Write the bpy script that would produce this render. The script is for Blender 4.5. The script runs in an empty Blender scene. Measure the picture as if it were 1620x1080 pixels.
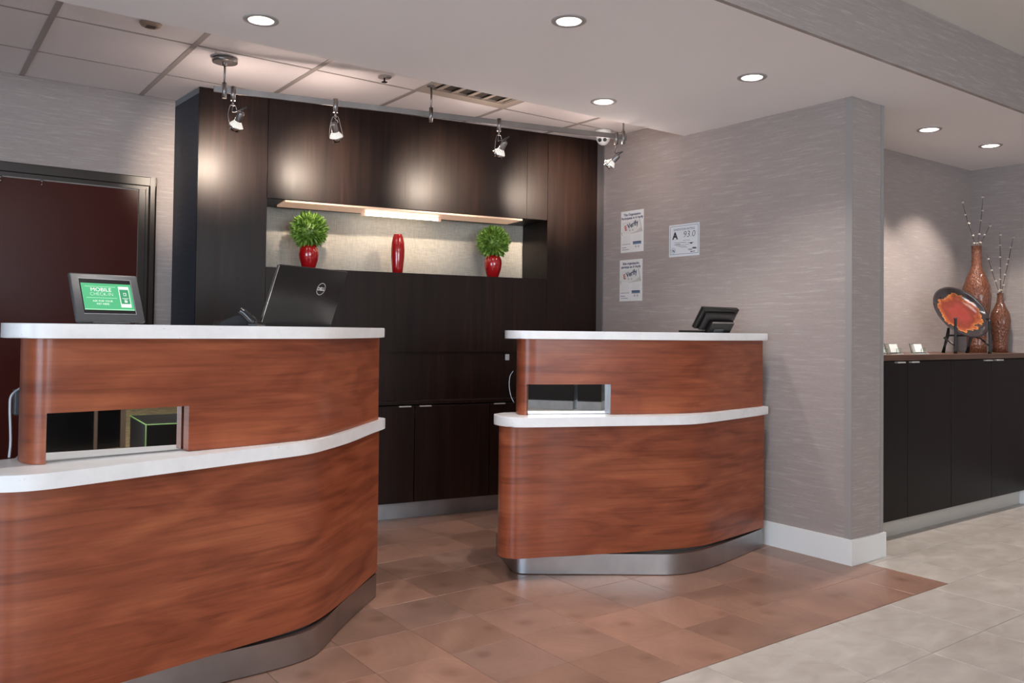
import bpy, bmesh, math, random
from mathutils import Vector, Matrix
random.seed(7)
S = bpy.context.scene
C = S.collection
R = math.radians

# ------------------------------------------------------------------ camera
cam_d = bpy.data.cameras.new('camera'); cam = bpy.data.objects.new('camera', cam_d); C.objects.link(cam)
rt = Vector((0.80432524, -0.59407218, 0.01179679)); dn = Vector((0.02273531, 0.01093057, -0.99968176)); fw = Vector((0.59375417, 0.80433747, 0.02229815))
M = Matrix.Identity(4)
for i in range(3):
    M[i][0] = rt[i]; M[i][1] = -dn[i]; M[i][2] = -fw[i]
M[0][3], M[1][3], M[2][3] = -3.8166, -2.6295, 1.1918
cam.matrix_world = M
cam_d.sensor_width = 36; cam_d.lens = 1327.88/1620*36; cam_d.shift_y = -46.66/1620
cam_d.clip_start = .05; cam_d.clip_end = 60
S.camera = cam

# ------------------------------------------------------------------ world, exposure
w = bpy.data.worlds.new('world'); S.world = w; w.use_nodes = True
w.node_tree.nodes['Background'].inputs[0].default_value = (.55, .65, .8, 1); w.node_tree.nodes['Background'].inputs[1].default_value = .3
S.view_settings.view_transform = 'Standard'; S.view_settings.look = 'None'; S.view_settings.gamma = 1
S.view_settings.use_curve_mapping = False; S.view_settings.exposure = 0.28

def light(name, kind, loc, energy, color=(1, 1, 1), size=.1, size_y=None, target=None, spot=None, blend=.4, spread=None):
    d = bpy.data.lights.new(name, kind); d.energy = energy; d.color = color
    if kind == 'AREA':
        d.size = size
        if size_y: d.shape = 'RECTANGLE'; d.size_y = size_y
        if spread: d.spread = spread
    else:
        d.shadow_soft_size = size
    if kind == 'SPOT': d.spot_size = R(spot); d.spot_blend = blend
    o = bpy.data.objects.new(name, d); C.objects.link(o); o.location = loc
    if target is not None:
        o.rotation_euler = (Vector(target)-Vector(loc)).to_track_quat('-Z', 'Y').to_euler()
    return o

COOL = (.80, .90, 1.0); WARM = (1.0, .80, .64); NEUT = (1.0, .925, .875)
# daylight through the lobby windows behind and to the left of the camera
light('window_light', 'AREA', (-4.4, -11.75, 1.55), 330, COOL, 5.2, 2.1, target=(-3.4, 0, 1.2))
light('window_light', 'AREA', (-7.85, -3.2, 1.5), 165, (.66, .82, 1.0), 3.0, 1.8, target=(-2.0, -.6, 1.2))
# fill lights added under the lobby ceiling, with no fixtures behind them
light('lobby_fill', 'AREA', (-3.0, -4.6, 2.72), 100, NEUT, 1.4, 1.4, target=(-3.0, -4.6, 0))
light('lobby_fill', 'AREA', (.6, -3.9, 2.72), 26, NEUT, 1.4, 1.4, target=(.4, -3.6, 0))
# light above the wall unit niche
SPOTS = []

# ------------------------------------------------------------------ materials
def nm(name):
    m = bpy.data.materials.new(name); m.use_nodes = True
    return m, m.node_tree, m.node_tree.nodes['Principled BSDF']
def L(nt, a, b): nt.links.new(a, b)
def plain(name, col, rough=.5, metal=0, spec=.5, bump=0, bscale=60, coat=0, emit=None, es=1, trans=0, alpha=1):
    m, nt, b = nm(name)
    b.inputs['Base Color'].default_value = (*col, 1); b.inputs['Roughness'].default_value = rough
    b.inputs['Metallic'].default_value = metal; b.inputs['Specular IOR Level'].default_value = spec
    b.inputs['Coat Weight'].default_value = coat; b.inputs['Coat Roughness'].default_value = .05
    if trans: b.inputs['Transmission Weight'].default_value = trans
    if emit: b.inputs['Emission Color'].default_value = (*emit, 1); b.inputs['Emission Strength'].default_value = es
    if bump:
        n = nt.nodes.new('ShaderNodeTexNoise'); n.inputs['Scale'].default_value = bscale
        tc = nt.nodes.new('ShaderNodeTexCoord'); L(nt, tc.outputs['Object'], n.inputs['Vector'])
        bp = nt.nodes.new('ShaderNodeBump'); bp.inputs['Strength'].default_value = bump; bp.inputs['Distance'].default_value = .01
        L(nt, n.outputs['Fac'], bp.inputs['Height']); L(nt, bp.outputs[0], b.inputs['Normal'])
    return m
def mapped(nt, coord, scale, rot=(0, 0, 0)):
    tc = nt.nodes.new('ShaderNodeTexCoord'); mp = nt.nodes.new('ShaderNodeMapping')
    mp.inputs['Scale'].default_value = scale; mp.inputs['Rotation'].default_value = rot
    L(nt, tc.outputs[coord], mp.inputs['Vector']); return mp.outputs[0]
def noise(nt, vec, scale=1, detail=4, rough=.5, dist=0):
    n = nt.nodes.new('ShaderNodeTexNoise'); n.inputs['Scale'].default_value = scale; n.inputs['Detail'].default_value = detail
    n.inputs['Roughness'].default_value = rough; n.inputs['Distortion'].default_value = dist
    L(nt, vec, n.inputs['Vector']); return n.outputs['Fac']
def ramp(nt, fac, stops):
    r = nt.nodes.new('ShaderNodeValToRGB'); L(nt, fac, r.inputs[0])
    e = r.color_ramp.elements
    while len(e) > 1: e.remove(e[-1])
    e[0].position = stops[0][0]; e[0].color = (*stops[0][1], 1)
    for p, c in stops[1:]:
        k = e.new(p); k.color = (*c, 1)
    return r.outputs[0]
def mix(nt, mode, fac, a, b):
    n = nt.nodes.new('ShaderNodeMix'); n.data_type = 'RGBA'; n.blend_type = mode
    if isinstance(fac, (int, float)): n.inputs[0].default_value = fac
    else: L(nt, fac, n.inputs[0])
    for k, v in ((6, a), (7, b)):
        if isinstance(v, tuple): n.inputs[k].default_value = (*v, 1)
        else: L(nt, v, n.inputs[k])
    return n.outputs[2]
def bump(nt, b, h, strength=.2, dist=.004):
    bp = nt.nodes.new('ShaderNodeBump'); bp.inputs['Strength'].default_value = strength; bp.inputs['Distance'].default_value = dist
    L(nt, h, bp.inputs['Height']); L(nt, bp.outputs[0], b.inputs['Normal'])

def wallpaper(name, base, hi):
    m, nt, b = nm(name)
    fine = noise(nt, mapped(nt, 'Object', (50, 50, 380)), 1, 2)
    slub = noise(nt, mapped(nt, 'Object', (7.5, 7.5, 125)), 1, 2, .5, 0)
    s2 = noise(nt, mapped(nt, 'Object', (5, 5, 40)), 1, 3)
    c1 = ramp(nt, slub, [(.42, base), (.58, tuple(b*.82+h*.18 for b, h in zip(base, hi))), (.74, hi)])
    c2 = mix(nt, 'OVERLAY', .16, c1, fine)
    c3 = mix(nt, 'OVERLAY', .08, c2, s2)
    L(nt, c3, b.inputs['Base Color']); b.inputs['Roughness'].default_value = .62; b.inputs['Specular IOR Level'].default_value = .35
    bump(nt, b, slub, .10, .001)
    return m
PAPER = wallpaper('taupe_wallpaper', (.335, .290, .275), (.415, .37, .355))

def wood_dark():
    m, nt, b = nm('espresso_wood')
    g = noise(nt, mapped(nt, 'Object', (55, 55, 1.6)), 1, 5, .6, .6)
    g2 = noise(nt, mapped(nt, 'Object', (9, 9, .7)), 1, 3, .6, 1.2)
    gg = mix(nt, 'MIX', .5, g, g2)
    c = ramp(nt, gg, [(.3, (.006, .0032, .0024)), (.55, (.016, .0072, .005)), (.75, (.034, .015, .010))])
    L(nt, c, b.inputs['Base Color']); b.inputs['Roughness'].default_value = .36; b.inputs['Specular IOR Level'].default_value = .22
    r = nt.nodes.new('ShaderNodeMapRange'); L(nt, g, r.inputs[0]); r.inputs[3].default_value = .30; r.inputs[4].default_value = .46
    L(nt, r.outputs[0], b.inputs['Roughness']); bump(nt, b, g, .12, .0015)
    return m
DARK = wood_dark()

def cherry():
    m, nt, b = nm('cherry_wood')
    big = noise(nt, mapped(nt, 'UV', (1.9, 6, 1)), 1, 4, .5, 1.7)
    gr = noise(nt, mapped(nt, 'UV', (2.0, 85, 1)), 1, 5, .65, .4)
    streak = noise(nt, mapped(nt, 'UV', (1.7, 19, 1)), 1, 4, .55, 1.3)
    c = ramp(nt, big, [(.28, (.185, .042, .018)), (.5, (.262, .067, .029)), (.72, (.345, .100, .042))])
    c = mix(nt, 'OVERLAY', .42, c, ramp(nt, gr, [(.3, (.28, .28, .28)), (.7, (.66, .66, .66))]))
    c = mix(nt, 'MULTIPLY', .55, c, ramp(nt, streak, [(.32, (.42, .32, .30)), (.44, (.84, .80, .78)), (.54, (1, 1, 1))]))
    L(nt, c, b.inputs['Base Color']); b.inputs['Roughness'].default_value = .34; b.inputs['Specular IOR Level'].default_value = .38
    b.inputs['Coat Weight'].default_value = .16; b.inputs['Coat Roughness'].default_value = .16
    bump(nt, b, gr, .04, .001)
    return m
CHERRY = cherry()

def tile_brown():
    m, nt, b = nm('brown_wood_look_tile')
    tc = nt.nodes.new('ShaderNodeTexCoord'); oi = nt.nodes.new('ShaderNodeObjectInfo')
    cmb = nt.nodes.new('ShaderNodeCombineXYZ')
    def rnd(k):
        a = nt.nodes.new('ShaderNodeMath'); a.operation = 'MULTIPLY'; a.inputs[1].default_value = k; L(nt, oi.outputs['Random'], a.inputs[0])
        f = nt.nodes.new('ShaderNodeMath'); f.operation = 'FRACT'; L(nt, a.outputs[0], f.inputs[0])
        s = nt.nodes.new('ShaderNodeMapRange'); L(nt, f.outputs[0], s.inputs[0]); s.inputs[3].default_value = -.13; s.inputs[4].default_value = .13
        return s.outputs[0], f.outputs[0]
    x, _ = rnd(17.3); y, _ = rnd(41.7); L(nt, x, cmb.inputs[0]); L(nt, y, cmb.inputs[1])
    sub = nt.nodes.new('ShaderNodeVectorMath'); sub.operation = 'SUBTRACT'; L(nt, tc.outputs['Object'], sub.inputs[0]); L(nt, cmb.outputs[0], sub.inputs[1])
    nz = nt.nodes.new('ShaderNodeTexNoise'); nz.noise_dimensions = '4D'; nz.inputs['Scale'].default_value = 5; nz.inputs['Detail'].default_value = 3
    wv = nt.nodes.new('ShaderNodeMath'); wv.operation = 'MULTIPLY'; wv.inputs[1].default_value = 90; L(nt, oi.outputs['Random'], wv.inputs[0])
    L(nt, wv.outputs[0], nz.inputs['W']); L(nt, tc.outputs['Object'], nz.inputs['Vector'])
    ln = nt.nodes.new('ShaderNodeVectorMath'); ln.operation = 'LENGTH'; L(nt, sub.outputs[0], ln.inputs[0])
    k = nt.nodes.new('ShaderNodeMath'); k.operation = 'MULTIPLY_ADD'; L(nt, nz.outputs['Fac'], k.inputs[0]); k.inputs[1].default_value = .26; L(nt, ln.outputs['Value'], k.inputs[2])
    s = nt.nodes.new('ShaderNodeMath'); s.operation = 'MULTIPLY'; L(nt, k.outputs[0], s.inputs[0]); s.inputs[1].default_value = 150
    sn = nt.nodes.new('ShaderNodeMath'); sn.operation = 'SINE'; L(nt, s.outputs[0], sn.inputs[0])
    rings = nt.nodes.new('ShaderNodeMapRange'); L(nt, sn.outputs[0], rings.inputs[0]); rings.inputs[1].default_value = -1; rings.inputs[3].default_value = .475; rings.inputs[4].default_value = .525
    _, f = rnd(7.9)
    base = ramp(nt, f, [(0, (.200, .118, .088)), (.35, (.25, .142, .104)), (.7, (.305, .168, .122)), (1, (.225, .137, .108))])
    c = mix(nt, 'OVERLAY', .6, base, rings.outputs[0])
    c = mix(nt, 'OVERLAY', .40, c, nz.outputs['Fac'])
    knot = ramp(nt, ln.outputs['Value'], [(.0, (.62, .58, .55)), (.022, (.80, .77, .75)), (.05, (1, 1, 1))])
    c = mix(nt, 'MULTIPLY', .8, c, knot)
    L(nt, c, b.inputs['Base Color']); b.inputs['Roughness'].default_value = .30; b.inputs['Specular IOR Level'].default_value = .45
    return m
BTILE = tile_brown()
def tile_beige():
    m, nt, b = nm('beige_stone_tile')
    oi = nt.nodes.new('ShaderNodeObjectInfo'); tc = nt.nodes.new('ShaderNodeTexCoord')
    mp = nt.nodes.new('ShaderNodeMapping'); mp.inputs['Scale'].default_value = (6, 11, 6); L(nt, tc.outputs['Object'], mp.inputs['Vector'])
    nz = nt.nodes.new('ShaderNodeTexNoise'); nz.noise_dimensions = '4D'; nz.inputs['Detail'].default_value = 6; nz.inputs['Scale'].default_value = 1.0; nz.inputs['Distortion'].default_value = .8
    wv = nt.nodes.new('ShaderNodeMath'); wv.operation = 'MULTIPLY'; wv.inputs[1].default_value = 60; L(nt, oi.outputs['Random'], wv.inputs[0]); L(nt, wv.outputs[0], nz.inputs['W'])
    L(nt, mp.outputs[0], nz.inputs['Vector'])
    c = ramp(nt, nz.outputs['Fac'], [(.3, (.355, .315, .285)), (.5, (.42, .385, .355)), (.7, (.49, .455, .42))])
    L(nt, c, b.inputs['Base Color']); b.inputs['Roughness'].default_value = .33; b.inputs['Specular IOR Level'].default_value = .45
    return m
GTILE = tile_beige()
GROUT = plain('grout', (.17, .13, .11), .8, bump=.2, bscale=200)
GROUT2 = plain('beige_floor', (.44, .39, .34), .4, bump=.1, bscale=20)
PAINT = plain('ceiling_paint', (.85, .825, .83), .85, bump=.06, bscale=150)
PAINT2 = plain('lobby_ceiling_paint', (.76, .73, .69), .85, bump=.06, bscale=150)
ACOUS = plain('acoustic_tile', (.86, .81, .81), .9, bump=.5, bscale=350)
TEE = plain('tee_bar_metal', (.40, .36, .34), .5, metal=.1, bump=.03)
WHITE = plain('white_paint', (.78, .80, .80), .4, bump=.03, bscale=90)
def slabmat():
    m, nt, b = nm('white_solid_surface')
    n1 = noise(nt, mapped(nt, 'Object', (9, 9, 9)), 1, 6, .65)
    n2 = noise(nt, mapped(nt, 'Object', (55, 55, 90)), 1, 3, .6)
    c = ramp(nt, n1, [(.3, (.70, .70, .71)), (.6, (.78, .78, .79))])
    c = mix(nt, 'MULTIPLY', .6, c, ramp(nt, n2, [(.24, (.62, .6, .58)), (.32, (1, 1, 1))]))
    L(nt, c, b.inputs['Base Color']); b.inputs['Roughness'].default_value = .33
    return m
SLAB = slabmat()
def brushed(name, col, rough, sc=(3, 3, 160)):
    m, nt, b = nm(name)
    n = noise(nt, mapped(nt, 'Object', sc), 1, 4, .6); n2 = noise(nt, mapped(nt, 'Object', (7, 7, 5)), 1, 3)
    c = ramp(nt, n2, [(.3, tuple(v*.8 for v in col)), (.7, col)])
    L(nt, c, b.inputs['Base Color']); b.inputs['Metallic'].default_value = 1; b.inputs['Roughness'].default_value = rough
    bump(nt, b, n, .12, .0008)
    return m
STEEL = brushed('brushed_steel', (.42, .41, .415), .32)
NICKEL = brushed('brushed_nickel', (.30, .285, .28), .38, (60, 60, 8))
PALESTEEL = brushed('pale_metal_plinth', (.50, .52, .55), .5)
CHROME = plain('chrome', (.75, .75, .76), .15, metal=1)
PULL = plain('pull_metal', (.75, .73, .70), .3, metal=.6)
MIRROR = plain('mirror_glass', (.86, .88, .89), .015, metal=1)
BLACK = plain('black_plastic', (.008, .0075, .008), .34, 0, .35, bump=.05, bscale=300)
BLACKG = plain('black_gloss', (.008, .008, .009), .18)
CHAR = plain('charcoal_metal', (.040, .041, .046), .42, bump=.04, bscale=200)
GREY = plain('grey_plastic', (.35, .35, .36), .4)
IRON = plain('black_iron', (.02, .02, .022), .35, metal=.5)
RED = plain('red_glaze', (.36, .006, .008), .14, coat=.6)
def leafmat():
    m, nt, b = nm('green_leaf')
    n = noise(nt, mapped(nt, 'Object', (40, 40, 40)), 1, 2)
    L(nt, ramp(nt, n, [(.3, (.085, .19, .022)), (.5, (.17, .32, .045)), (.7, (.34, .50, .12))]), b.inputs['Base Color'])
    b.inputs['Roughness'].default_value = .45
    return m
LEAF = leafmat()
def terracotta():
    m, nt, b = nm('brown_glazed_pottery')
    tc = nt.nodes.new('ShaderNodeTexCoord'); mp = nt.nodes.new('ShaderNodeMapping'); mp.inputs['Scale'].default_value = (120, 120, 55); mp.inputs['Rotation'].default_value = (0, .5, 0)
    L(nt, tc.outputs['Object'], mp.inputs['Vector'])
    v = nt.nodes.new('ShaderNodeTexVoronoi'); v.inputs['Scale'].default_value = 1; L(nt, mp.outputs[0], v.inputs['Vector'])
    L(nt, ramp(nt, v.outputs['Distance'], [(.1, (.20, .066, .030)), (.7, (.11, .036, .018))]), b.inputs['Base Color'])
    b.inputs['Roughness'].default_value = .2; b.inputs['Coat Weight'].default_value = .4; b.inputs['Coat Roughness'].default_value = .08
    bump(nt, b, v.outputs['Distance'], .8, .006)
    return m
TERRA = terracotta()
TWIG = plain('twig', (.07, .03, .025), .7, bump=.3, bscale=200)
BUD = plain('willow_bud', (.62, .56, .48), .8)
CARD = plain('card_paper', (.85, .87, .84), .6)
PAPERW = plain('white_paper', (.74, .74, .74), .5)
CERTP = plain('certificate_paper', (.66, .70, .76), .35)
INKN = plain('navy_ink', (.02, .035, .11), .6); INKR = plain('red_ink', (.45, .03, .03), .6); INKK = plain('black_ink', (.012, .012, .014), .6)
INKG = plain('grey_ink', (.42, .42, .43), .6); INKB = plain('blue_box_ink', (.13, .20, .30), .6); INKT = plain('teal_ink', (.07, .12, .17), .6); INKL = plain('pale_grey_ink', (.60, .60, .58), .6)
PAN = plain('tan_lamp_diffuser', (.62, .42, .30), .45, bump=.03, emit=(.62, .38, .26), es=.45)
CREAM = None
def cream():
    m, nt, b = nm('cream_linen_wallpaper')
    a = noise(nt, mapped(nt, 'Object', (300, 300, 20)), 1, 2); c_ = noise(nt, mapped(nt, 'Object', (20, 20, 300)), 1, 2)
    c = mix(nt, 'OVERLAY', .35, (.50, .47, .40), a); c = mix(nt, 'OVERLAY', .35, c, c_)
    L(nt, c, b.inputs['Base Color']); b.inputs['Roughness'].default_value = .45; b.inputs['Specular IOR Level'].default_value = .5
    bump(nt, b, a, .15, .001)
    return m
CREAM = cream()
DOORM = plain('door_dark_mahogany', (.050, .010, .007), .24, 0, .1, bump=.02, bscale=20)
DOORF = plain('door_frame_paint', (.018, .012, .009), .30, 0, .35)
def glass(name, tint=(.8, .95, .88)):
    m, nt, b = nm(name)
    b.inputs['Base Color'].default_value = (*tint, 1); b.inputs['Transmission Weight'].default_value = 1; b.inputs['Roughness'].default_value = .03; b.inputs['IOR'].default_value = 1.45
    return m
ACRYL = glass('clear_acrylic')
LAMPGLOW = plain('lamp_glow', (1, 1, 1), .5, emit=(1.0, .93, .84), es=9)
LAMPGLOW2 = plain('halogen_glow', (1, 1, 1), .5, emit=(1.0, .90, .76), es=14)
REFL = plain('downlight_reflector', (.80, .79, .77), .22, metal=.85)
FROST = plain('frosted_lamp_shade', (.72, .70, .66), .35, emit=(1.0, .93, .82), es=.35)
SCRG = plain('green_screen', (.02, .02, .02), .2, emit=(.065, .47, .20), es=.95)
SCRG2 = plain('dark_green_screen', (.02, .02, .02), .2, emit=(.03, .30, .13), es=.95)
SCRW = plain('white_screen_print', (.02, .02, .02), .2, emit=(.88, .97, .90), es=1.0)
SCRL = plain('pale_green_screen_line', (.02, .02, .02), .2, emit=(.40, .80, .52), es=1.0)
OTT = plain('black_vinyl', (.010, .009, .009), .45, 0, .25, bump=.05)
LIME = plain('lime_piping', (.35, .62, .18), .5)
RUGM, _nt, _b = nm('gold_brown_rug')
_n = noise(_nt, mapped(_nt, 'Object', (2.5, 2.5, 1)), 1, 3, .6, 2.0)
L(_nt, ramp(_nt, _n, [(.42, (.30, .21, .07)), (.5, (.17, .11, .06)), (.6, (.33, .24, .09))]), _b.inputs['Base Color']); _b.inputs['Roughness'].default_value = .9

# ------------------------------------------------------------------ builders
def base_of(o):
    v = Vector((0, 0, 0))
    while o is not None: v += o.location; o = o.parent
    return v
def obj(name, bm, mats, parent=None, smooth=False, label=None):
    """bm is in world coordinates; parents are never rotated"""
    me = bpy.data.meshes.new(name)
    bmesh.ops.recalc_face_normals(bm, faces=bm.faces)
    bm.to_mesh(me); bm.free()
    off = base_of(parent)
    if parent is not None: me.transform(Matrix.Translation(-off))
    for mt in (mats if isinstance(mats, (list, tuple)) else [mats]): me.materials.append(mt)
    if smooth:
        for p in me.polygons: p.use_smooth = True
    o = bpy.data.objects.new(name, me); C.objects.link(o); o.parent = parent
    if label: o['label'] = label
    return o
def thing(name, label, cat, loc, group=None):
    o = bpy.data.objects.new(name, None); C.objects.link(o); o.location = loc; o.empty_display_size = .1
    o['label'] = label; o['category'] = cat
    if group: o['group'] = group
    return o
def tag(o, label, cat, group=None):
    o['label'] = label; o['category'] = cat
    if group: o['group'] = group
    return o
def struct(name, bm, mats, parent=None, smooth=False):
    o = obj(name, bm, mats, parent, smooth)
    if parent is None: o['kind'] = 'structure'
    return o
def recentre(o):
    """move a top-level mesh's origin to its base centre"""
    vs = [v.co for v in o.data.vertices]
    c = Vector(((min(v.x for v in vs)+max(v.x for v in vs))/2, (min(v.y for v in vs)+max(v.y for v in vs))/2, min(v.z for v in vs)))
    o.data.transform(Matrix.Translation(-c)); o.location = c
    return o
def NB(): return bmesh.new()
def box(bm, x0, x1, y0, y1, z0, z1, bev=0, seg=2, mi=0):
    vs = [bm.verts.new(p) for p in ((x0, y0, z0), (x1, y0, z0), (x1, y1, z0), (x0, y1, z0), (x0, y0, z1), (x1, y0, z1), (x1, y1, z1), (x0, y1, z1))]
    fs = [bm.faces.new([vs[i] for i in q]) for q in ((0, 3, 2, 1), (4, 5, 6, 7), (0, 1, 5, 4), (1, 2, 6, 5), (2, 3, 7, 6), (3, 0, 4, 7))]
    for f in fs: f.material_index = mi
    if bev:
        es = list({e for f in fs for e in f.edges})
        bmesh.ops.bevel(bm, geom=es, offset=bev, segments=seg, affect='EDGES', profile=.5)
    return bm
def obox(bm, o, ux, uy, uz, a0, a1, b0, b1, c0, c1, bev=0, seg=2, mi=0):
    """box in a local frame: o + a*ux + b*uy + c*uz"""
    o = Vector(o); ux = Vector(ux); uy = Vector(uy); uz = Vector(uz)
    t = bmesh.new(); box(t, a0, a1, b0, b1, c0, c1, bev, seg, mi)
    mp = {}
    for v in t.verts: mp[v] = bm.verts.new(o+ux*v.co.x+uy*v.co.y+uz*v.co.z)
    for f in t.faces:
        g = bm.faces.new([mp[v] for v in f.verts]); g.material_index = f.material_index
    t.free()
    return bm
def quad(bm, pts, mi=0):
    f = bm.faces.new([bm.verts.new(p) for p in pts]); f.material_index = mi; return f
def tube(bm, pts, r, n=8, caps=True, mi=0):
    pts = [Vector(p) for p in pts]; rings = []
    for i, p in enumerate(pts):
        t = (pts[min(i+1, len(pts)-1)]-pts[max(i-1, 0)]).normalized()
        a = t.cross(Vector((0, 0, 1)))
        if a.length < .05: a = t.cross(Vector((1, 0, 0)))
        a.normalize(); b = t.cross(a)
        rr = r[i] if isinstance(r, (list, tuple)) else r
        if rings:   # keep twist low
            pa = rings[-1][1]; a = (pa-t*pa.dot(t)).normalized(); b = t.cross(a)
        rings.append(([bm.verts.new(p+(a*math.cos(2*math.pi*k/n)+b*math.sin(2*math.pi*k/n))*rr) for k in range(n)], a))
    for (r0, _), (r1, _) in zip(rings, rings[1:]):
        for k in range(n):
            f = bm.faces.new([r0[k], r0[(k+1) % n], r1[(k+1) % n], r1[k]]); f.smooth = True; f.material_index = mi
    if caps:
        for rg in (rings[0][0], rings[-1][0]):
            f = bm.faces.new(rg); f.material_index = mi
    return bm
def lathe(bm, o, prof, n=32, axis=(0, 0, 1), mi=0, capb=True, capt=False):
    """prof: list of (radius, height) along axis from o"""
    ax = Vector(axis).normalized(); a = ax.cross(Vector((0, 1, 0)))
    if a.length < .1: a = ax.cross(Vector((1, 0, 0)))
    a.normalize(); b = ax.cross(a); o = Vector(o); rs = []
    for r, h in prof:
        rs.append([bm.verts.new(o+ax*h+(a*math.cos(2*math.pi*k/n)+b*math.sin(2*math.pi*k/n))*r) for k in range(n)])
    for r0, r1 in zip(rs, rs[1:]):
        for k in range(n):
            f = bm.faces.new([r0[k], r0[(k+1) % n], r1[(k+1) % n], r1[k]]); f.smooth = True; f.material_index = mi
    if capb: bm.faces.new(rs[0]).material_index = mi
    if capt: bm.faces.new(rs[-1]).material_index = mi
    return bm
def spline(pts, n=6):
    P = [Vector(p) for p in pts]; out = []
    for i in range(len(P)-1):
        p0 = P[max(i-1, 0)]; p1 = P[i]; p2 = P[i+1]; p3 = P[min(i+2, len(P)-1)]
        for k in range(n):
            t = k/n
            out.append(.5*((2*p1)+(-p0+p2)*t+(2*p0-5*p1+4*p2-p3)*t*t+(-p0+3*p1-3*p2+p3)*t**3))
    out.append(P[-1]); return out
def prism(bm, poly, z0, z1, bev=0, seg=3, mi=0, smooth_n=0):
    """closed plan polygon extruded; side faces get UV = (arc length, z)"""
    uv = bm.loops.layers.uv.verify()
    lo = [bm.verts.new((p[0], p[1], z0)) for p in poly]; hi = [bm.verts.new((p[0], p[1], z1)) for p in poly]
    n = len(poly); s = 0; sides = []
    for i in range(n):
        j = (i+1) % n
        d = math.hypot(poly[j][0]-poly[i][0], poly[j][1]-poly[i][1])
        f = bm.faces.new([lo[i], lo[j], hi[j], hi[i]]); f.material_index = mi; f.smooth = i < smooth_n
        for l, c in zip(f.loops, ((s, z0), (s+d, z0), (s+d, z1), (s, z1))): l[uv].uv = c
        s += d; sides.append(f)
    fb = bm.faces.new(lo[::-1]); ft = bm.faces.new(hi)
    for f in (fb, ft):
        f.material_index = mi
        for l in f.loops: l[uv].uv = (l.vert.co.x, l.vert.co.y)
    if bev:
        es = list(set(fb.edges) | set(ft.edges))
        bmesh.ops.bevel(bm, geom=es, offset=bev, segments=seg, affect='EDGES', profile=.5)
    return bm
def offset(pl, d):
    out = []
    for i, p in enumerate(pl):
        a = Vector(pl[max(i-1, 0)][:2]); b = Vector(pl[min(i+1, len(pl)-1)][:2]); t = (b-a).normalized()
        out.append((p[0]-t.y*d, p[1]+t.x*d))
    return out
def xy(pts): return [(p.x, p.y) for p in pts]
def sp2(pts, n=4):
    """centripetal Catmull-Rom through plan points (no loops where spacing is uneven)"""
    P = [Vector((p[0], p[1])) for p in pts]; P = [P[0]*2-P[1]]+P+[P[-1]*2-P[-2]]; out = []
    for i in range(1, len(P)-2):
        p0, p1, p2, p3 = P[i-1:i+3]
        t0 = 0; t1 = t0+(p1-p0).length**.5; t2 = t1+(p2-p1).length**.5; t3 = t2+(p3-p2).length**.5
        for k in range(n):
            t = t1+(t2-t1)*k/n
            a1 = p0*((t1-t)/(t1-t0))+p1*((t-t0)/(t1-t0)); a2 = p1*((t2-t)/(t2-t1))+p2*((t-t1)/(t2-t1)); a3 = p2*((t3-t)/(t3-t2))+p3*((t-t2)/(t3-t2))
            b1 = a1*((t2-t)/(t2-t0))+a2*((t-t0)/(t2-t0)); b2 = a2*((t3-t)/(t3-t1))+a3*((t-t1)/(t3-t1))
            c = b1*((t2-t)/(t2-t1))+b2*((t-t1)/(t2-t1)); out.append((c.x, c.y))
    out.append((pts[-1][0], pts[-1][1])); return out
def text(name, body, size, o, right, up, mat, parent, align='CENTER', bold=0, ext=.0004, sx=1.0, shear=0):
    cu = bpy.data.curves.new(name, 'FONT'); cu.body = body; cu.size = size; cu.align_x = align; cu.align_y = 'CENTER'
    cu.extrude = 0; cu.offset = bold; cu.shear = shear; cu.resolution_u = 3
    t = bpy.data.objects.new(name, cu); C.objects.link(t)
    me = bpy.data.meshes.new_from_object(t); C.objects.unlink(t); bpy.data.objects.remove(t)
    right = Vector(right).normalized(); up = Vector(up).normalized(); nrm = right.cross(up)
    o = Vector(o)-base_of(parent)
    for v in me.vertices: v.co = o+right*v.co.x*sx+up*v.co.y+nrm*v.co.z
    me.materials.clear(); me.materials.append(mat); me.name = name
    ob = bpy.data.objects.new(name, me); C.objects.link(ob); ob.parent = parent
    return ob

# ================================================================== ROOM
ZC, ZT, ZL = 2.44, 2.55, 2.75      # soffit, tiled ceiling, lobby ceiling
XW = .20                            # side wall face
# ---- floor
bm = NB(); box(bm, -8, 2.9, -12, 3.0, -.06, -.0035); floor = struct('floor', bm, GROUT2)
bm = NB(); box(bm, -5.2, .305, -.61, 2.75, -.0034, -.0025); obj('grout_bed', bm, GROUT, floor)
def tile_mesh(nm_, w, d, mat):
    b = bmesh.new(); box(b, -w/2, w/2, -d/2, d/2, -.010, 0)
    es = [e for e in b.edges if e.verts[0].co.z > -.001 and e.verts[1].co.z > -.001]
    bmesh.ops.bevel(b, geom=es, offset=.0012, segments=1, affect='EDGES')
    bmesh.ops.recalc_face_normals(b, faces=b.faces)
    me = bpy.data.meshes.new(nm_); b.to_mesh(me); b.free(); me.materials.append(mat); return me
tm = tile_mesh('tile', .3035, .3035, BTILE)
for i in range(17):
    for j in range(11):
        x = .305-.305*(i+.5); y = -.61+.305*(j+.5)
        o = bpy.data.objects.new('tile', tm); C.objects.link(o); o.parent = floor; o.location = (x, y, random.uniform(0, .0004)); 
cache = {}
def gt(x0, x1, y0, y1):
    if x1-x0 < .02 or y1-y0 < .02: return
    k = (round(x1-x0, 3), round(y1-y0, 3))
    if k not in cache: cache[k] = tile_mesh('tile', x1-x0-.003, y1-y0-.003, GTILE)
    o = bpy.data.objects.new('tile', cache[k]); C.objects.link(o); o.parent = floor; o.location = ((x0+x1)/2, (y0+y1)/2, random.uniform(0, .0004))
g = .403
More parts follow.
